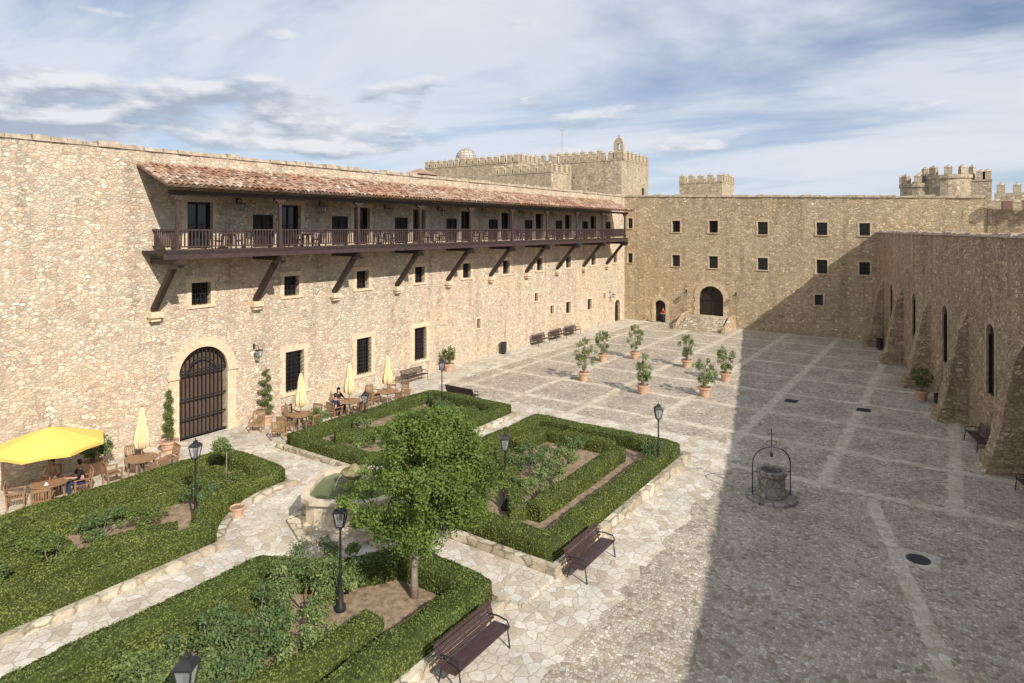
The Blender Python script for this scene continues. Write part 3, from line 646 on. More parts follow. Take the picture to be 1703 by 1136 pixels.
g=MB(); g.box(-16.4,-9.55,14.22,15.88,0.0,.10); tag(g.build('stone_step','pave',None),'low flagstone step between the two beds at the garden edge','step')
def resample(pts,closed,step=.22):
    P=[Vector(p) for p in pts]; 
    if closed: P.append(P[0])
    out=[]
    for a,b in zip(P,P[1:]):
        n=max(1,int((b-a).length/step)); out+=[a+(b-a)*k/n for k in range(n)]
    if not closed: out.append(P[-1])
    return out
SEC=[(-1,0),(-1.02,.45),(-1.0,.88),(-.88,.99),(-.3,1.0),(.3,1.0),(.88,.99),(1.0,.88),(1.02,.45),(1,0)]
def hedge(pts,w,h,z0,label,closed=False,mat='hleaf',dens=900):
    rp=resample(pts,closed); n=len(rp); T=[]
    for k in range(n):
        a=rp[k-1] if (k>0 or closed) else rp[k]; b=rp[(k+1)%n] if (k<n-1 or closed) else rp[k]
        t=(b-a); t=t.normalized() if t.length>1e-6 else Vector((1,0)); T.append(t)
    nrm=[Vector((-t.y,t.x)) for t in T]; g=MB(); rings=[]; sh=[]
    p1,p2=random.uniform(0,9),random.uniform(0,9)
    for k in range(n):
        ww=w/2*(1+.05*math.sin(k*.45+p1)+random.uniform(-.04,.04)); hh=h*(1+.04*math.sin(k*.3+p2)+random.uniform(-.03,.03)); sh.append((ww,hh))
        ring=[]
        for sx,sz in SEC:
            q=rp[k]+nrm[k]*(ww*sx+random.uniform(-.02,.02)); ring.append(g.p(q.x,q.y,z0+hh*sz*.97))
        rings.append(ring)
    m=n if closed else n-1
    for k in range(m):
        a,b=rings[k],rings[(k+1)%n]
        for q in range(len(SEC)-1): g.f.append([a[q],a[q+1],b[q+1],b[q]])
    if not closed:
        for e in (rings[0],rings[-1]):
            for q in range(4): g.f.append([e[q],e[q+1],e[8-q],e[9-q]])
    length=m*.22; cx_=sum(p.x for p in rp)/n; cy_=sum(p.y for p in rp)/n
    near=1.0 if cy_<15 else .75
    area=length*(w+2*h); cnt=int(area*dens*near)
    V=np.array(g.v).reshape(n,len(SEC),3)
    k=rng.integers(0,m,cnt); fr=rng.random(cnt)[:,None]; secl=np.array([h*.45,h*.4,.12*w,.27*w,.3*w,.27*w,.12*w,h*.4,h*.45]); secl/=secl.sum()
    s=rng.choice(9,cnt,p=secl); f2=rng.random(cnt)[:,None]; k2=(k+1)%n
    A_=V[k,s]*(1-f2)+V[k,s+1]*f2; B_=V[k2,s]*(1-f2)+V[k2,s+1]*f2; Pn=A_*(1-fr)+B_*fr
    e1=V[k,s+1]-V[k,s]; e2=V[k2,s]-V[k,s]+1e-6; Nn=np.cross(e2,e1); Nn/=np.linalg.norm(Nn,axis=1)[:,None]+1e-9
    cc=np.array([[rp[i].x,rp[i].y,z0+h*.45] for i in range(n)])[k]; flip=((Pn-cc)*Nn).sum(1)<0; Nn[flip]*=-1
    if not closed:
        ce=int(w*h*dens); 
        for idx,sg in ((0,-1),(n-1,1)):
            ww,hh=sh[idx]; la=rng.uniform(-ww,ww,ce); zz=rng.uniform(0,hh,ce); nn=nrm[idx]; tt=T[idx]*sg
            Pe=np.stack([rp[idx].x+nn.x*la,rp[idx].y+nn.y*la,z0+zz],1); Pn=np.vstack([Pn,Pe]); Nn=np.vstack([Nn,np.tile([tt.x,tt.y,0.1],(ce,1))])
    ext=rng.uniform(-.015,.03,(len(Pn),1)); ext[rng.random(len(Pn))<.03]+=.04
    Pn=Pn+Nn*ext
    o_=Pn.mean(0)*np.array([1,1,0]); Lv=quads(Pn-o_,Nn,.054,.75,.42); g.v=[tuple(np.array(v)-o_) for v in g.v]
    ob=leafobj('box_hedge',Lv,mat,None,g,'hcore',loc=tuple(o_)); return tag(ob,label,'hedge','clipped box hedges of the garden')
def ring(k,d): return offset(beds[k][0],d)
hb={k:beds[k][1]-.08 for k in beds}
hedge(ring('C',.64),.74,.58,hb['C'],'clipped hedge ring bordering the bed right of the fountain',True)
hedge([(-16.1,22.3),(-14.0,20.1),(-12.2,17.9)],.62,.56,hb['C'],'slanting inner hedge left of the roses, in the bed right of the fountain')
hedge([(-11.8,18.2),(-11.8,22.4),(-11.85,25.2)],.62,.55,hb['C'],'straight inner hedge beside the roses, near the kerb with the bench')
hedge([(-16.1,23.2),(-15.9,25.6),(-12.3,25.7)],.62,.55,hb['C'],'L-shaped inner hedge behind the roses, in the bed right of the fountain')
hedge(ring('D',.60),.66,.54,hb['D'],'clipped hedge ring of the bed beside the cafe tables',True,'hleaf2')
hedge([(-24.0,19.8),(-22.4,22.2),(-23.9,24.6)],.6,.5,hb['D'],'first inner hedge chevron, in the bed beside the cafe tables',False,'hleaf2')
hedge([(-21.4,20.6),(-21.9,25.2),(-21.2,27.0)],.6,.5,hb['D'],'inner hedge along the middle path, in the bed beside the cafe tables',False,'hleaf2')
hedge([(-24.4,27.3),(-22.8,26.2)],.6,.48,hb['D'],'short inner hedge at the far end of the bed beside the cafe tables',False,'hleaf2')
hedge(ring('A',.64),.76,.60,hb['A'],'clipped hedge ring of the bed in front of the yellow umbrella',True)
hedge([(-24.3,14.3),(-23.8,12.2),(-24.4,8.5),(-24.3,5.5),(-24.3,1)],.72,.57,hb['A'],'long inner hedge nearer the cafe tables, in the left bed')
hedge([(-20.6,10.6),(-21.4,9.2),(-21.0,6.5),(-20.9,1)],.70,.57,hb['A'],'long inner hedge nearer the middle path, in the left bed')
hedge([(-22.75,8.3),(-22.65,3)],.66,.48,hb['A'],'short central hedge in the left bed, left of the street lamp')
hedge(ring('B',.66),.78,.62,hb['B'],'clipped hedge ring of the bed nearest the camera',True,'hleaf2')
hedge([(-15.3,10.2),(-15.2,6.8),(-15.2,2)],.66,.56,hb['B'],'inner hedge on the left side of the bed nearest the camera')
hedge([(-11.75,10.9),(-11.75,9.4),(-12.1,7.6),(-11.9,3)],.68,.58,hb['B'],'inner hedge on the right side of the bed nearest the camera')
# ---- loose shrubs
def leafcloud(blobs,n,size,tilt=.8):
    P=[];Nn=[]; vol=np.array([b[3]*b[4]*b[5] for b in blobs])**.67; vol=vol/vol.sum()
    for b,q in zip(blobs,vol):
        m=int(n*q)+1; d=rng.normal(0,1,(m,3)); d/=np.linalg.norm(d,axis=1)[:,None]; r=rng.random((m,1))**.33*rng.uniform(.55,1.12,(m,1))
        P.append(np.array(b[:3])+d*r*np.array(b[3:6])); Nn.append(d*.6+np.array([0,0,.6]))
    return quads(np.vstack(P),np.vstack(Nn),size,.6,tilt)
def shrub(x,y,z,r,h,label,n=1100,mat='rleaf',name='rose_bush',cat='bush',group='loose rose bushes in the beds',size=.08):
    rt=thing(name,label,cat,(x,y,z),group=group)
    g=MB(); bl_=[]
    for k in range(16):
        t=random.uniform(0,2*PI); rr=r*math.sqrt(random.uniform(.02,.9)); zt=h*random.uniform(.35,1.0)
        p=(rr*math.cos(t),rr*math.sin(t),zt)
        if k%2==0: g.tube([(p[0]*.1,p[1]*.1,0),(p[0]*.6,p[1]*.6,zt*.55),p],[.018,.012,.006],4)
        s=r*random.uniform(.20,.40); bl_.append((p[0],p[1],p[2]-s*.3,s,s,s*.85))
    g.build('stems','bark',rt); leafobj('foliage',leafcloud(bl_,n,size),mat,rt); return rt
pl=[('in front of the inner L-shaped hedge, right of the fountain',(-13.8,24.4),'C'),('at the middle of the right-hand bed, tallest there',(-13.2,22.9),'C'),('near the slanting hedge in the right-hand bed',(-14.7,22.8),'C'),('close to the kerb-side hedge in the right-hand bed',(-12.9,21.3),'C'),('at the left corner of the right-hand bed bare patch',(-14.0,21.5),'C'),('at the front of the right-hand bed bare patch',(-12.8,19.9),'C'),
 ('outermost at the far corner of the right-hand bed',(-10.3,25.9),'C'),
 ('between the chevron and the wall side hedge, far bed',(-24.4,22),'D'),('in the middle of the far bed by the tables',(-22.7,24.2),'D'),('at the near end of the far bed',(-22.4,20.2),'D'),('against the path side hedge of the far bed',(-22.4,26.0),'D'),
 ('between the two long hedges of the left bed',(-22.4,10.6),'A'),('just left of the lamp in the left bed',(-22.9,9.3),'A'),('at the left edge of the picture in the left bed',(-21.9,7.6),'A'),('on the wall side of the lamp in the left bed',(-22.7,12.6),'A'),('under the ball-headed tree in the left bed',(-22.9,14.0),'A'),('low and far left in the left bed, near the path hedge',(-21.8,5.9),'A'),('beside the central hedge of the left bed',(-23.5,7.6),'A'),('farthest left of the wall side in the left bed',(-23.5,5.9),'A'),
 ('leftmost in the bed nearest the camera',(-13.9,7.0),'B'),('beside the tall lamp in the bed nearest the camera',(-13.8,9.0),'B'),('behind the shrub mass of the nearest bed',(-14.0,10.6),'B'),('at the centre of the nearest bed, pale green',(-13.1,8.2),'B'),('left of the tree trunk in the nearest bed',(-13.9,12.0),'B'),('lowest in the picture in the nearest bed',(-13.7,5.7),'B'),('between the lamp and the right inner hedge, nearest bed',(-12.7,9.6),'B'),('at the back edge of the nearest bed',(-15.0,11.5),'B'),('low in the picture beside the near lamp',(-12.9,6.6),'B'),('in the gap beside the left inner hedge, nearest bed',(-14.3,8.1),'B')]
for q,(lb,(x,y),k) in enumerate(pl):
    r={'A':.70,'B':.95,'C':.74,'D':.58}[k]; hh={'A':.78,'B':1.02,'C':.85,'D':.7}[k]
    shrub(x,y,hb[k],r*random.uniform(.85,1.1),hh*random.uniform(.8,1.15),'loose leafy rose bush '+lb,{'A':2100,'B':3800,'C':1700,'D':1200}[k], ('rleaf','pleaf' if k!='A' else 'hleaf2')[q%2])
# ---- tree
tr=thing('laurel_tree','small round-crowned tree with slender trunk rising from the nearest bed','tree',(-12.15,12.75,hb['B']))
g=MB(); g.tube([(0,0,-.05),(.03,-.02,.5),(-.02,.03,1.1),(.06,.03,1.7),(.17,.12,2.6),(.25,.17,3.8),(.25,.17,4.7)],[.13,.095,.085,.08,.065,.04,.015],9)
bl_=[]
for k in range(135):
    zz=random.uniform(2.0,4.95); t=random.uniform(0,2*PI); prof=np.interp(zz,[1.9,2.3,2.9,3.6,4.4,5.0],[1.25,1.85,2.0,1.75,1.15,.5])
    rr=prof*math.sqrt(random.uniform(.0,1.0)); p=Vector((.34+rr*math.cos(t),.23+rr*math.sin(t),zz))
    s0=Vector((.12,.08,max(1.65,zz-rr*.75-.2))); mid=s0.lerp(p,.5)+Vector((0,0,-.08)); 
    if k%3==0: g.tube([s0,mid,p],[.035,.022,.008],5)
    s=random.uniform(.32,.56); bl_.append((p.x,p.y,p.z,s*1.05,s*1.05,s*.8))
for k in range(26):      # stray outer twigs
    t=random.uniform(0,2*PI); zz=random.uniform(2.0,4.9); rr=np.interp(zz,[1.9,2.9,4.4,5.0],[1.6,2.4,1.55,.9]); bl_.append((.34+rr*math.cos(t),.23+rr*math.sin(t),zz+random.uniform(-.1,.3),.2,.2,.17))
g.build('trunk','bark',tr,smooth=True); leafobj('crown',leafcloud(bl_,72000,.082,.7),'tleaf',tr)
# ---------------------------------------------------------------- fountain
ft=thing('stone_fountain','lobed pale stone fountain with green water and mossy centre in the middle of the garden','fountain',(-17.45,15.25,0))
def lob(t):
    u=(t-A)%(PI/2)-PI/4
    return 1.0+.17*(1-min(1,abs(u)/.50)**2) if abs(u)<.50 else 1.0
g=MB(); g.lathe([(2.3,0),(2.3,.14),(1.9,.145)],8); g.build('plinth','kerb',ft)
g=MB(); g.lathe([(1.60,.12),(1.60,.30),(1.52,.36),(1.50,1.00),(1.56,1.05),(1.66,1.10),(1.66,1.24),(1.40,1.24),(1.38,.6)],24,rf=lob,caps=False); g.build('basin','fount',ft,smooth=False)
g=MB(); g.lathe([(1.39,1.08),(1.39,1.10)],24,rf=lob); g.build('water','water',ft)
g=MB(); g.lathe([(.36,.9),(.36,1.16),(.22,1.20),(.18,1.38),(.24,1.44),(.44,1.60),(.48,1.66),(.44,1.70),(.2,1.72),(.16,1.84),(.06,1.92)],18); g.build('bowl','moss',ft,smooth=True)
g=MB()
for k in range(4):
    t=PI/4+k*PI/2+A; g.tube([(math.cos(t)*(.48+.10*j),math.sin(t)*(.48+.10*j),1.65-.55*(j/3)**2*.9+.02*j) for j in range(4)],.007,4)
g.build('water_jets','jet',ft)
# ---------------------------------------------------------------- well
wp=gp(1283,828); we=thing('old_well','round grey stone well with iron arch and cross in the shaded court','well',(wp.x,wp.y,0))
g=MB(); g.lathe([(.94,0),(.94,.10),(.90,.13),(.0,.13)],24); g.build('base','wellst',we)
g=MB(); g.lathe([(.52,.12),(.56,.16),(.52,.30),(.49,.42),(.49,.88),(.56,.93),(.56,1.08),(.39,1.08),(.37,.4)],28,caps=False); g.build('body','wellst',we)
g=MB(); g.lathe([(.38,.7),(.38,.71)],20); g.build('grate','iron',we)
g=MB(); pts=[(-.72,0,0.05),(-.72,0,1.35)]+[(-.72*math.cos(PI*k/12),0,1.35+.60*math.sin(PI*k/12)) for k in range(1,12)]+[(.72,0,1.35),(.72,0,.05)]
g.tube([(p[0]*ca,p[0]*sa,p[2]) for p in pts],.024,6)
def wx(x,z): return (x*ca,x*sa,z)
g.tube([wx(0,1.95),wx(0,2.65)],.02,6); g.tube([wx(-.17,2.45),wx(.17,2.45)],.02,6)
for q in (-1,1):
    g.tube([wx(q*(.02+.18*math.sin(t)),2.09+.11*math.cos(t)) for t in [k*PI/6 for k in range(7)]],.014,5)
    g.tube([wx(q*.72,1.0),wx(q*.53,1.0)],.016,5)
g.lathe([(.04,1.57),(.06,1.6),(.06,1.72),(.03,1.77)],8); g.tube([(0,0,1.77),(0,0,1.95)],.012,4); g.build('iron_arch','iron',we)
# ---------------------------------------------------------------- lamps
def lamp(x,y,z0,label,h=3.0):
    rt=thing('street_lamp',label,'street lamp',(x,y,z0),A,'black lantern posts in the garden'); h-=z0
    g=MB(); g.lathe([(.15,0),(.15,.12),(.09,.2),(.075,.5),(.055,.55),(.042,.9),(.055,.95),(.035,1.0),(.028,h-.72),(.05,h-.68),(.02,h-.64),(.09,h-.6)],12); g.build('pole','iron',rt,smooth=True)
    zb=h-.6; zt=h-.2; a,b=.09,.155; g=MB()
    for sx,sy in ((1,1),(1,-1),(-1,1),(-1,-1)): g.beam((sx*a,sy*a,zb),(sx*b,sy*b,zt),.028,.028)
    for r_,z_ in ((a,zb),(b,zt)):
        for p,q in (((-r_,-r_),(r_,-r_)),((r_,-r_),(r_,r_)),((r_,r_),(-r_,r_)),((-r_,r_),(-r_,-r_))): g.beam((*p,z_),(*q,z_),.03,.03)
    g.lathe([(.05,zb),(.03,zb+.08),(.045,zb+.24),(.02,zb+.3)],8)
    g.build('lantern_frame','iron',rt)
    g=MB(); i=[g.p(*q) for q in ((-a,-a,zb),(a,-a,zb),(a,a,zb),(-a,a,zb),(-b,-b,zt),(b,-b,zt),(b,b,zt),(-b,b,zt))]
    for f in ((0,1,5,4),(1,2,6,5),(2,3,7,6),(3,0,4,7)): g.f.append([i[k] for k in f])
    g.build('glass','lglass',rt)
    g=MB(); g.lathe([(.245,zt+.015),(.15,zt+.10),(.085,zt+.13),(.085,zt+.17),(.03,zt+.2),(.012,zt+.27)],4); 
    for v in range(len(g.v)): 
        x_,y_,z_=g.v[v]; g.v[v]=((x_-y_)*.7071,(x_+y_)*.7071,z_)
    g.build('cap','iron',rt)
for px,top,k,lb in ((840,720,'C','in the right-hand bed beside the tree'),(325,732,'A','in the left bed in front of the arched gate'),(566,837,'B','in the nearest bed in front of the fountain'),(310,1087,'B','cut by the bottom edge of the picture'),(1095,672,'C','at the far right corner of the right-hand bed'),(735,597,'D','at the far end of the bed by the cafe tables')):
    p=gp(px,HZ+(top-HZ)*H/(H-3.0)); lamp(p.x,p.y,hb[k],'black lantern street lamp '+lb)
p=gp(607,706); lamp(p.x,p.y,0,'short black lantern lamp between the last two cafe tables',1.75)
# ---------------------------------------------------------------- benches
def mkbench(label,loc,rot,L=2.1):
    rt=thing('park_bench',label,'bench',loc,rot,'dark slatted park benches')
    g=MB()
    for k in range(6): y=-.16+k*.085; g.box(-L/2,L/2,y-.033,y+.033,.42+.006*(k-2.5),.45+.006*(k-2.5))
    g.build('seat','bench',rt); g=MB()
    for k in range(5): z=.52+k*.085; y=-.22-.03*k; g.beam((-L/2,y,z),(L/2,y,z),.03,.066,up=(0,-.3,1))
    g.build('backrest','bench',rt)
    for q in (-1,1):
        x=q*(L/2-.12); g=MB(); g.tube([(x,-.36,.9),(x,-.26,.6),(x,-.2,.4),(x,-.3,0)],.022,6); g.tube([(x,-.22,.41),(x,.3,.43),(x,.34,.2),(x,.36,0)],.022,6)
        g.tube([(x,-.28,.64),(x,.0,.68),(x,.28,.66),(x,.34,.56),(x,.30,.43)],.02,6); g.build('leg','iron',rt)
    return rt
b0=mkbench('dark slatted bench on crazy paving in the foreground, bottom centre',(-9.25,11.75,0),-PI/2)
dup(b0,(-9.0,17.15,0),-PI/2,'dark slatted bench against the kerb of the right-hand bed, by its front corner')
dup(b0,(XL+1.1,31.0,0),-PI/2,'dark bench by the wall beyond the last cafe table')
dup(b0,(-24.0,29.3,0),0,'dark bench seen from behind at the far end of the garden')
for k,(px,w) in enumerate(((880,'nearest'),(910,'middle'),(935,'farthest'))): dup(b0,(XL+.6,lw(px,570)[0]+1.0,0),-PI/2,w+' of three dark benches in a row along the far left wall')
def onR(Y,off): q=AR+WD*((AR.y-Y)/.9705)+WN*off; return (q.x,q.y,0)
rr=math.atan2(WN.y,WN.x)-PI/2
dup(b0,onR(37.2,.6),rr,'dark bench in the shade between two buttresses of the right wing'); dup(b0,onR(31.0,.6),rr,'dark bench in the shade at the right edge of the picture')
def mkbin(label,loc):
    rt=thing('litter_bin',label,'litter bin',loc,0,'dark litter bins'); g=MB(); g.lathe([(.24,.12),(.26,.9),(.28,.92),(.28,.96),(.22,.96),(.21,.3)],16); g.build('body','iron',rt)
    g=MB(); g.lathe([(.2,0),(.2,.03),(.05,.05),(.05,.12)],12); g.build('foot','iron',rt); return rt
n0=mkbin('dark round litter bin against the sunlit left wall',(XL+.45,lw(830,580)[0],0))
dup(n0,gp(1560,672),0,'small dark litter bin in the shade beside the potted bush on the right',(.8,.8,.62)); dup(n0,onR(62.0,.5),0,'dark litter bin at the far end of the right wing')
# ---------------------------------------------------------------- drains
p=gp(1527,931); rt=thing('drain_cover','round dark drain cover set in pale stone, lower right','drain cover',(p.x,p.y,0)); r=.34
g=MB(); g.box(-r*1.7,r*1.7,-r*1.7,r*1.7,.002,.012); g.build('stone_surround','pave',rt)
g=MB(); g.lathe([(r,.004),(r,.022),(r-.03,.026)],20)
for k in range(-3,4): 
    w=math.sqrt(max(0,(r*.85)**2-(k*r*.24)**2)); g.box(-w,w,k*r*.24-.015,k*r*.24+.015,.027,.034)
g.build('grate','iron',rt)
for px,py,lb in ((1316,667,'small drain in the shaded court, left one'),(1436,682,'small drain in the shaded court, right one')):
    p=gp(px,py); g=MB(); g.box(-.35,.35,-.35,.35,.004,.02)
    for k in range(-4,5): g.box(-.3,.3,k*.07-.012,k*.07+.012,.021,.028)
    tag(g.build('drain_cover','iron',None,loc=(p.x,p.y,0)),lb,'drain cover')
# ---------------------------------------------------------------- pots
def pot(rt,r=.4,h=.6):
    g=MB(); g.lathe([(r*.62,0),(r*.9,h*.8),(r*1.05,h*.82),(r*1.08,h),(r*.92,h),(r*.88,h*.88),(0.01,h*.86)],20,caps=False); g.build('pot','terra',rt,smooth=False)
    g=MB(); g.lathe([(r*.89,h*.87),(r*.89,h*.885)],16); g.build('soil','soil',rt)
def potplant(px,py,top,label,wide=.62,mat='pleaf',n=1500,group='potted shrubs in the court',loc=None,hh=None):
    p=Vector(loc) if loc else gp(px,py); ht=hh or (py-top)/(py-HZ)*H
    rt=thing('potted_plant',label,'potted plant',(p.x,p.y,0),random.uniform(0,6),group); pot(rt,.40,.58)
    g=MB(); bl_=[]; top_=ht
    for k in range(6):
        t=2*PI*k/6+random.uniform(-.3,.3); g.tube([(.05*math.cos(t),.05*math.sin(t),.5),(.14*math.cos(t),.14*math.sin(t),1.1),(wide*.55*math.cos(t),wide*.55*math.sin(t),top_*.85)],[.022,.018,.008],5)
    g.tube([(0,0,.5),(.03,0,top_*.95)],[.025,.006],5); g.build('stems','bark',rt)
    for k in range(38):
        zz=random.uniform(.85,top_-.1); f=math.sin(PI*min(1,max(.12,(zz-.6)/(top_-.45)))); t=random.uniform(0,2*PI); r=wide*f*math.sqrt(random.random()); s=random.uniform(.09,.21)
        bl_.append((r*math.cos(t),r*math.sin(t),zz,s,s,s*1.3))
    leafobj('foliage',leafcloud(bl_,n,.10),mat,rt); return rt
for a_ in ((971,633,560,'leftmost of the seven potted shrubs in the sunny court'),(1003,601,545,'potted shrub at the back left of the sunny group'),(1056,597,540,'potted shrub at the very back of the sunny group'),(1142,611,552,'potted shrub at the back right of the sunny group'),(1069,655,587,'potted shrub at the front centre of the group'),(1172,659,594,'potted shrub nearest the camera, widest of the group'),(1207,634,573,'rightmost potted shrub of the group, at the shadow edge')): potplant(*a_,wide=.85 if a_[0] in (971,1172) else .66,n=1900)
potplant(731,622,588,'potted bush against the left wall behind the far lamp',.5,'hleaf2',1500,'potted bushes by the walls',loc=(XL+.9,lw(731,600)[0],0),hh=1.75)
potplant(1532,665,610,'dark potted bush in the shade beside the right buttress',.6,'hleaf2',1800,'potted bushes by the walls',hh=1.95)
potplant(143,792,742,'leafy potted plant between the yellow umbrella and the next table',.75,'rleaf',1900,'potted bushes by the walls',loc=(XL+1.1,lw(135,700)[0],0),hh=1.6)
p=gp(395,858); rt=thing('flower_pot','small empty terracotta pot on the paving at the notch of the left bed','pot',(p.x,p.y,0)); pot(rt,.26,.34)
def topiary(px,py,label,h=3.0,rad=.24,thick=.20):
    Y=lw(px,py)[0]; x=XL+1.0
    rt=thing('spiral_topiary',label,'topiary',(x,Y,0),0,'spiral topiaries flanking the gate'); pot(rt,.4,.55)
    g=MB(); g.tube([(0,0,.45),(0,0,h)],[.035,.015],6); g.build('stem','bark',rt); bl_=[]
    for k in range(60):
        f=k/59; t=f*2*PI*4; r=rad*(1-f*.45); z=.75+f*(h-.9); s=thick*(1-f*.3); bl_.append((r*math.cos(t),r*math.sin(t),z,s,s,s*.8))
    leafobj('foliage',leafcloud(bl_,6000,.06),'hleaf2',rt)
topiary(424,690,'spiral topiary in a terracotta pot right of the arched gate'); topiary(263,720,'slim column topiary left of the arched gate',2.95,.08,.24)
def standard(px,py,top,z0,label):
    p=gp(px,py,z0); rt=thing('standard_shrub',label,'small tree',(p.x,p.y,z0)); h=(py-top)/(py-HZ)*(H-z0)
    g=MB(); g.tube([(0,0,0),(.02,.01,h*.5),(0,0,h-.3)],[.03,.025,.015],6); g.build('trunk','bark',rt)
    bl_=[(random.uniform(-.3,.3),random.uniform(-.3,.3),h-.4+random.uniform(-.2,.25),.25,.25,.2) for _ in range(12)]; leafobj('crown',leafcloud(bl_,2000,.08),'pleaf',rt)
standard(376,800,724,.15,'small ball-headed tree at the end of the left bed'); standard(531,718,678,.0,'small ball-headed tree beside the cafe tables, left end of the far bed')
# ---------------------------------------------------------------- cafe
def mkchair(label,loc,rot,mat='teak',arms=True,group='wooden cafe armchairs'):
    rt=thing('wooden_armchair',label,'chair',loc,rot,group)
    g=MB()
    for k in range(6): y=-.2+k*.085; g.box(-.26,.26,y-.035,y+.035,.42,.445)
    g.box(-.26,.26,.255,.28,.36,.415); g.build('seat',mat,rt); g=MB(); g.beam((-.28,-.33,.92),(.28,-.33,.92),.04,.09); g.beam((-.26,-.27,.52),(.26,-.27,.52),.03,.06)
    for k in range(7): x=-.225+k*.075; g.beam((x,-.275,.53),(x,-.328,.9),.035,.015,up=(0,1,0))
    g.build('backrest',mat,rt)
    for sx in (-1,1):
        g=MB(); g.box(sx*.28-.025,sx*.28+.025,.22,.27,0,.64 if arms else .42); g.build('leg',mat,rt)
        g=MB(); g.beam((sx*.28,-.24,0),(sx*.28,-.26,.45),.05,.05); g.beam((sx*.28,-.26,.45),(sx*.28,-.34,.95),.05,.045); g.build('leg',mat,rt)
        if arms: g=MB(); g.box(sx*.29-.035,sx*.29+.035,-.29,.29,.643,.67); g.build('armrest',mat,rt)
    return rt
def mktable(label,loc,mat='teak',r=.62):
    rt=thing('round_table',label,'table',loc,0,'round wooden cafe tables'); g=MB(); g.lathe([(r-.02,.715),(r,.72),(r,.745),(r-.02,.75)],28); g.build('tabletop',mat,rt)
    g=MB(); g.lathe([(r-.14,.64),(r-.14,.714)],8,caps=False); g.build('apron',mat,rt)
    for k in range(4): t=PI/4+k*PI/2; g=MB(); g.beam((math.cos(t)*(r-.16),math.sin(t)*(r-.16),.714),(math.cos(t)*(r-.1),math.sin(t)*(r-.1),0),.06,.06); g.build('leg',mat,rt)
    return rt
def closed_umbrella(label,loc,h=2.85):
    rt=thing('folded_umbrella',label,'umbrella',loc,0,'folded cream parasols'); g=MB(); g.tube([(0,0,0),(0,0,h-.02)],.024,8); g.build('pole','teak',rt)
    g=MB(); pl_=lambda t:1+.28*math.cos(8*t); g.lathe([(.10,1.12),(.23,1.2),(.26,1.5),(.20,1.9),(.15,2.1),(.13,2.4),(.07,h-.12),(.03,h)],48,rf=pl_); g.build('canopy','canvas',rt,smooth=True)
    g=MB(); g.lathe([(.165,1.88),(.18,1.94),(.16,2.0)],16); g.build('tie','canvas',rt)
    g=MB(); g.lathe([(.3,0),(.3,.06),(.05,.1),(.04,.35)],16); g.build('base','wellst',rt); g=MB(); g.lathe([(.03,h),(.04,h+.05),(.01,h+.1)],8); g.build('finial','teak',rt); return rt
TP=[((-27.9,9.6),'the table under the yellow umbrella'),((-27.7,12.8),'the second cafe table, left of the gate'),((-27.5,20.5),'the third cafe table, right of the gate'),((-27.4,23.6),'the fourth cafe table, by the seated couple'),((-27.2,26.3),'the fifth cafe table, farthest from the camera')]
t0=c0=u0=None
for k,((x,y),nm) in enumerate(TP):
    lb='round wooden table: '+nm.replace('the table','the one')
    t0=mktable(lb,(x,y,0)) if k==0 else dup(t0,(x,y,0),0,lb)
    if k>=1:
        lb='folded cream parasol standing at '+nm; u0=closed_umbrella(lb,(x,y,0)) if u0 is None else dup(u0,(x,y,0),random.uniform(0,1),lb)
    for (dx,dy),w in (((-1,.0),'on the wall side'),((1,0),'on the garden side'),((0,-1),'on the left side'),((0,1),'on the right side')):
        dd=.98+random.uniform(-.05,.12); an=math.atan2(dy,dx)+random.uniform(-.2,.2); 
        if k==0: an+=-.35
        p=(x+dd*math.cos(an),y+dd*math.sin(an),0); rot=an+PI/2
        lb='wooden slatted armchair '+w+' of '+nm
        c0=mkchair(lb,p,rot) if c0 is None else dup(c0,p,rot,lb)
        if (k==0 and w in('on the wall side','on the right side')) or (k==3 and w in ('on the wall side','on the left side')): TP[k]=TP[k]+((p,rot),)
for k,(x,y,lb) in enumerate(((-28.9,18.9,'spare wooden armchair at the left end of the cafe row, nearest the gate'),(-27.0,18.8,'spare wooden armchair on the garden side, near the gate topiary'),(-28.9,28.3,'spare wooden armchair beyond the fifth cafe table'))): dup(c0,(x,y,0),random.uniform(0,6),lb)
(x,y)=TP[0][0]; ur=thing('open_umbrella','open bright yellow parasol shading the table at the left edge','umbrella',(x,y,0))
g=MB(); g.tube([(0,0,0),(0,0,2.8)],.028,8); g.build('pole','teak',ur)
g=MB(); n=8; R0=1.85; top=g.p(0,0,2.82); r1=[g.p(R0*.5*math.cos(2*PI*k/n),R0*.5*math.sin(2*PI*k/n),2.54) for k in range(n)]; r2=[]; r3=[]
for k in range(n*2):
    t=PI*k/n; m=k%2; rr=R0*(math.cos(PI/8)*.985 if m else 1); r2.append(g.p(rr*math.cos(t),rr*math.sin(t),2.19-(0 if not m else -.03))); r3.append(g.p(rr*math.cos(t),rr*math.sin(t),2.07-(0 if not m else -.03)))
for k in range(n):
    g.f.append([top,r1[k],r1[(k+1)%n]]); g.f.append([r1[k],r2[2*k],r2[2*k+1]]); g.f.append([r1[k],r2[2*k+1],r1[(k+1)%n]]); g.f.append([r1[(k+1)%n],r2[2*k+1],r2[(2*k+2)%(2*n)]])
for k in range(2*n): g.f.append([r2[k],r3[k],r3[(k+1)%(2*n)],r2[(k+1)%(2*n)]])
g.build('canopy','yellow',ur)
for k in range(n): g=MB(); t=2*PI*k/n; g.beam((.03*math.cos(t),.03*math.sin(t),2.74),(R0*.97*math.cos(t),R0*.97*math.sin(t),2.15),.02,.025); g.beam((.03*math.cos(t),.03*math.sin(t),2.0),(R0*.5*math.cos(t),R0*.5*math.sin(t),2.46),.02,.02); g.build('rib','teak',ur)
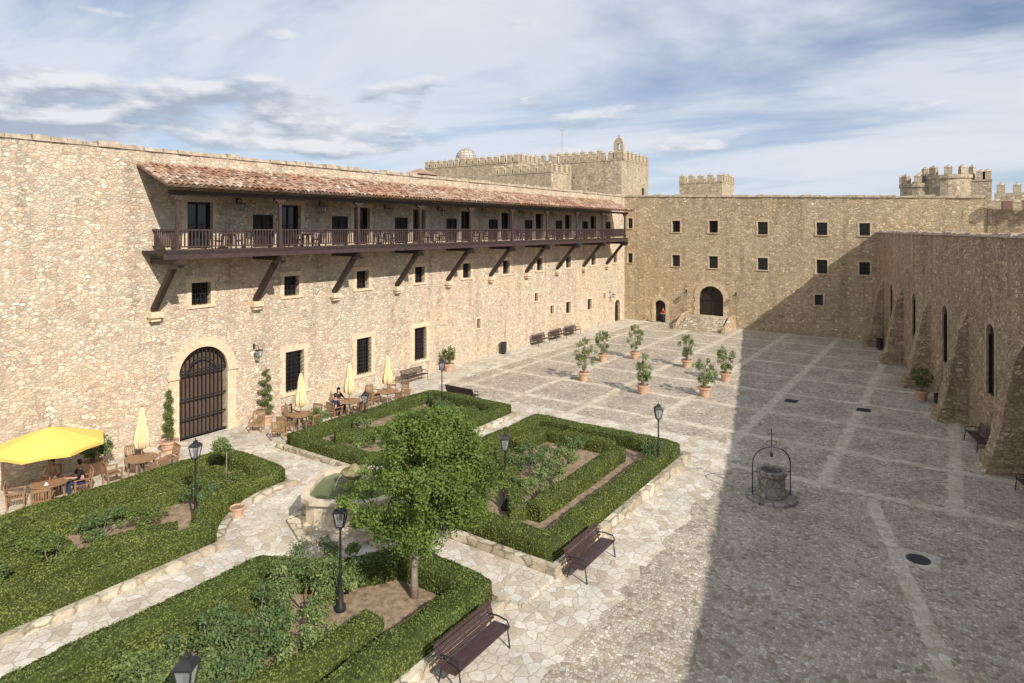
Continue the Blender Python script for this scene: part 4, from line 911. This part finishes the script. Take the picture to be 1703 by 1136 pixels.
g=MB(); g.lathe([(.3,0),(.3,.06),(.05,.1),(.04,.35)],16); g.build('base','wellst',ur); g=MB(); g.lathe([(.04,2.81),(.05,2.87),(.01,2.95)],8); g.build('finial','teak',ur)
for (dx,dy,lb) in ((.25,-.2,'white cup on the garden side of the table under the yellow umbrella'),(-.25,.25,'white cup in front of the right-hand seated guest')):
    g=MB(); g.lathe([(.08,.752),(.08,.76),(.03,.762),(.045,.83),(.04,.83),(.025,.77)],12); tag(g.build('cup','white',None,loc=(x+dx,y+dy,0)),lb,'cup')
ordn=['first','second','third','fourth','fifth','sixth','seventh','eighth','ninth']
gt0=None
for k in range(9):
    y=G0+k*GS+2.6+random.uniform(-.3,.8); x=XL+1.25
    lb='small dark table in the '+ordn[k]+' gallery bay from the left'
    if gt0 is None:
        gt0=mktable(lb,(x,y,9.285),'wood',.42); gt0['group']='dark tables on the timber gallery'
        gc0=mkchair('x',(x,y-.8,9.285),0,'wood',True,'dark chairs on the timber gallery')
        gc0['label']='dark chair left of the table in the first gallery bay'
    else:
        dup(gt0,(x,y,9.285),0,lb); dup(gc0,(x,y-.75,9.285),random.uniform(-.3,.3),'dark chair left of the table in the '+ordn[k]+' gallery bay')
    dup(gc0,(x+.05,y+.75,9.285),PI+random.uniform(-.3,.3),'dark chair right of the table in the '+ordn[k]+' gallery bay')
def wl(label,loc,rot):
    rt=thing('wall_lantern',label,'lantern',loc,rot,'black wall lanterns'); g=MB(); g.tube([(0,0,0),(0,.3,.1),(0,.45,0),(0,.45,-.1)],.02,5); g.box(-.05,.05,0.0,.03,-.15,.15); g.build('arm','iron',rt)
    g=MB()
    for sx,sy in ((1,1),(1,-1),(-1,1),(-1,-1)): g.beam((sx*.08,.45+sy*.08,-.5),(sx*.13,.45+sy*.13,-.18),.02,.02)
    g.box(-.15,.15,.3,.6,-.18,-.13); g.box(-.09,.09,.36,.54,-.53,-.5); g.build('lantern_frame','iron',rt)
    g=MB(); g.box(-.09,.09,.36,.54,-.5,-.18); g.build('glass','lglass',rt); return rt
l0=wl('black wall lantern beside the small door in the far left corner',(XL+.003,lw(1014,500)[0],3.3),-PI/2)
dup(l0,(fd[0]-1.3,YF-.003,3.6),PI,'black wall lantern left of the stair door'); dup(l0,(fd[1]+1.3,YF-.003,3.6),PI,'black wall lantern right of the stair door')
dup(l0,(XL+.003,gate[1]+1.5,4.0),-PI/2,'black wall lantern right of the big arched gate')
for k in range(9): dup(l0,(XL+.003,G0+k*GS+4.2,11.75),-PI/2,'wall lantern under the roof in the '+ordn[k]+' gallery bay from the left')
# ---------------------------------------------------------------- people
def skin(name,V,E,Rd,mat,parent,sub=1):
    me=bpy.data.meshes.new(name); me.from_pydata([tuple(v) for v in V],E,[]); ob=bpy.data.objects.new(name,me); C.objects.link(ob)
    md=ob.modifiers.new('s','SKIN'); md.use_smooth_shade=True
    for i,r in enumerate(Rd):
        sv=me.skin_vertices[0].data[i]; sv.radius=(r,r) if not isinstance(r,tuple) else r; sv.use_root=(i==0)
    s2=ob.modifiers.new('u','SUBSURF'); s2.levels=sub; s2.render_levels=sub
    dg=bpy.context.evaluated_depsgraph_get(); nm=bpy.data.meshes.new_from_object(ob.evaluated_get(dg)); nm.materials.clear(); nm.materials.append(MT[mat])
    bpy.data.objects.remove(ob); o2=bpy.data.objects.new(name,nm); C.objects.link(o2); o2.parent=parent; return o2
def person(label,loc,rot,top,bottom,sit=True,female=False,lean=0.0):
    rt=thing('person',label,'person',loc,rot)
    pz=.52 if sit else .93; J={}
    J['pel']=(0,-.02 if sit else 0,pz); J['bel']=(0,-.03+lean*.4,pz+.2); J['che']=(0,-.02+lean,pz+.38); J['nek']=(0,lean,pz+.52); J['hd1']=(0,.02+lean,pz+.62); J['hd2']=(0,.03+lean,pz+.72)
    for q,s in ((-1,'l'),(1,'r')):
        J['sh'+s]=(q*.17,lean-.01,pz+.46)
        if sit: J['el'+s]=(q*.25,.12+lean,pz+.24); J['wr'+s]=(q*.14,.40+lean*.5,pz+.26); J['ha'+s]=(q*.11,.47+lean*.5,pz+.26)
        else: J['el'+s]=(q*.25,.02,pz+.17); J['wr'+s]=(q*.16,.24,pz+.16); J['ha'+s]=(q*.12,.31,pz+.17)
        J['hi'+s]=(q*.09,.02,pz-.02)
        if sit: J['kn'+s]=(q*.13,.44,pz-.0); J['an'+s]=(q*.13,.42,.08); J['to'+s]=(q*.14,.58,.03)
        else: J['kn'+s]=(q*.10,.03,.48); J['an'+s]=(q*.10+.02*q,-.02,.08); J['to'+s]=(q*.13,.14,.03)
    rad={'pel':.12,'bel':.115,'che':.13,'nek':.05,'hd1':.075,'hd2':.095}
    for s in 'lr': rad.update({'sh'+s:.06,'el'+s:.04,'wr'+s:.028,'ha'+s:.032,'hi'+s:.09,'kn'+s:.06,'an'+s:.04,'to'+s:.035})
    ed=[('pel','bel'),('bel','che'),('che','nek'),('nek','hd1'),('hd1','hd2')]
    for s in 'lr': ed+=[('che','sh'+s),('sh'+s,'el'+s),('el'+s,'wr'+s),('wr'+s,'ha'+s),('pel','hi'+s),('hi'+s,'kn'+s),('kn'+s,'an'+s),('an'+s,'to'+s)]
    V=[J[k] for k in J]; idx={k:i for i,k in enumerate(J)}; Rr=[rad[k] for k in J]; E=[(idx[a],idx[b]) for a,b in ed]
    for q,s in ((-1,'l'),(1,'r')):
        h=Vector(J['ha'+s]); d=(h-Vector(J['wr'+s])).normalized(); sd=Vector((1,0,0))*(1 if q<0 else -1)
        for f in range(5):
            if f<4: a=h+sd*(.012*(1.5-f)*1.6)+d*.03; b=a+d*(.05-.006*abs(f-1.5))+Vector((0,0,-.015))
            else: a=h+sd*.035; b=a+sd*.02+d*.03
            i=len(V); V+=[tuple(a),tuple(b)]; Rr+=[.010,.008]; E+=[(idx['ha'+s],i),(i,i+1)]
    skin('body',V,E,Rr,'skin',rt)
    def sub(nm,keys,mat,add):
        ks=list(keys); ii={k:i for i,k in enumerate(ks)}; Ee=[(ii[a],ii[b]) for a,b in ed if a in ii and b in ii]; skin(nm,[J[k] for k in ks],Ee,[rad[k]+add for k in ks],mat,rt)
    sub('shirt',['pel','bel','che','shl','ell','shr','elr'],top,.018)
    sub('trousers',['pel','hil','knl','anl','hir','knr','anr'],bottom,.014)
    hx=Vector(J['hd2']); bm=bmesh.new(); bmesh.ops.create_uvsphere(bm,u_segments=16,v_segments=10,radius=.108)
    for v in bm.verts: v.co.z*=1.08; v.co.y-= .018; v.co+=hx+Vector((0,-.005,.03))
    bmesh.ops.delete(bm,geom=[v for v in bm.verts if v.co.y>hx.y+.035 and v.co.z<hx.z+.075],context='VERTS')
    if female:
        for v in bm.verts:
            if v.co.z<hx.z-.02: v.co.z-=.16
    me=bpy.data.meshes.new('hair'); bm.to_mesh(me); bm.free(); me.materials.append(MT['hair']); ho=bpy.data.objects.new('hair',me); C.objects.link(ho); ho.parent=rt
    g=MB(); g.tube([hx+Vector((0,.085,.01)),hx+Vector((0,.118,-.02)),hx+Vector((0,.09,-.025))],[.01,.014,.008],6); g.build('nose','skin',rt)
    return rt
s1=TP[0][2]; s2=TP[0][3]
person('seated person in beige top on the wall side of the yellow umbrella table',s1[0],s1[1],'beige','navy',True,True,.05)
person('seated person in black top on the right side of the yellow umbrella table',s2[0],s2[1],'blackc','navy',True,False,.08)
s1=TP[3][2]; s2=TP[3][3]
person('seated person in black top on the wall side of the fourth cafe table',s1[0],s1[1],'blackc','navy',True,True,.05)
person('seated person in navy top on the left side of the fourth cafe table',s2[0],s2[1],'navy','blackc',True,False,.05)
p=gp(1103,538); person('standing person in red top beside the small far doorway',(p.x,p.y,0),PI-.4,'red','navy',False)
# ---------------------------------------------------------------- light and sky
sun=bpy.data.lights.new('sun','SUN'); sun.energy=5.0; sun.angle=R_(.5); sun.color=(1.0,.94,.85)
so=bpy.data.objects.new('sun',sun); C.objects.link(so); Ld=Vector((-1,.42,-.76)); so.rotation_euler=Ld.to_track_quat('-Z','Y').to_euler()
W=bpy.data.worlds.new('World'); bpy.context.scene.world=W; W.use_nodes=True; nt=W.node_tree; bg=nt.nodes['Background']
sky=N(nt,'ShaderNodeTexSky',sky_type='NISHITA'); sky.sun_disc=False; sky.sun_elevation=R_(35); sky.sun_rotation=R_(112.8); sky.altitude=900; sky.air_density=1.0; sky.dust_density=.6; sky.ozone_density=1.5
tc=N(nt,'ShaderNodeTexCoord').outputs['Generated']; nv=N(nt,'ShaderNodeVectorMath',{0:tc},operation='NORMALIZE').outputs[0]
sp=N(nt,'ShaderNodeSeparateXYZ',{0:nv}); X,Y,Z=sp.outputs
az=M_(nt,'ARCTAN2',M_(nt,'MULTIPLY',X,-1.0),Y); el=M_(nt,'ARCSINE',Z)
zc=M_(nt,'MAXIMUM',Z,0.0); den=M_(nt,'ADD',zc,.12)
pv=N(nt,'ShaderNodeCombineXYZ',{0:M_(nt,'DIVIDE',X,den),1:M_(nt,'DIVIDE',Y,den),2:0.0}).outputs[0]
pm=N(nt,'ShaderNodeMapping',{'Vector':pv,'Rotation':(0,0,R_(-25)),'Scale':(.62,1.15,1)}).outputs[0]
n1=N(nt,'ShaderNodeTexNoise',{'Vector':pm,'Scale':.66,'Detail':9.0,'Roughness':.56,'Distortion':.5}).outputs[0]
veil=ramp(nt,n1,[(.32,.10),(.43,.48),(.51,.85),(.62,1.0)])
def cum(dz):
    v=N(nt,'ShaderNodeCombineXYZ',{0:M_(nt,'MULTIPLY',az,6.2),1:M_(nt,'MULTIPLY',M_(nt,'ADD',el,dz),20.0),2:3.7}).outputs[0]
    return N(nt,'ShaderNodeTexNoise',{'Vector':v,'Scale':1.0,'Detail':10.0,'Roughness':.55}).outputs[0]
ca_=cum(0.0); cb_=cum(.016)
band=ramp(nt,el,[(.09,.0),(.12,1.0),(.19,1.0),(.24,.0)])
lft=ramp(nt,az,[(.0,.32),(.45,.38),(.75,.9),(1.3,1.25)])
thr=M_(nt,'MULTIPLY_ADD',M_(nt,'MULTIPLY',band,lft),.22,-.64)
cm=M_(nt,'MULTIPLY',M_(nt,'ADD',ca_,thr),9.0,clamp=True)
lit=M_(nt,'MULTIPLY_ADD',M_(nt,'SUBTRACT',ca_,cb_),7.0,.30,clamp=True)
cc=mix(nt,lit,(4.6,5.2,6.3),(9.2,9.4,9.8))
skc=mix(nt,1.0,sky.outputs[0],(.84,.95,1.10),'MULTIPLY')
col=mix(nt,veil,skc,(8.4,8.9,9.7))
col=mix(nt,M_(nt,'MULTIPLY',cm,.9),col,cc)
hz=ramp(nt,el,[(.0,.6),(.13,.0)])
col=mix(nt,hz,col,(7.0,7.9,9.2))
nt.links.new(col,bg.inputs[0]); bg.inputs[1].default_value=.09
# ---------------------------------------------------------------- camera
cam=bpy.data.cameras.new('camera'); co=bpy.data.objects.new('camera',cam); C.objects.link(co); co.location=(0,0,H); co.rotation_euler=(PI/2,0,A)
cam.sensor_width=36; cam.lens=36*FP/1703; cam.shift_y=-188/1703; cam.clip_end=6000; cam.clip_start=.1
sc=bpy.context.scene; sc.camera=co; sc.view_settings.view_transform='Standard'; sc.view_settings.look='None'; sc.view_settings.exposure=0
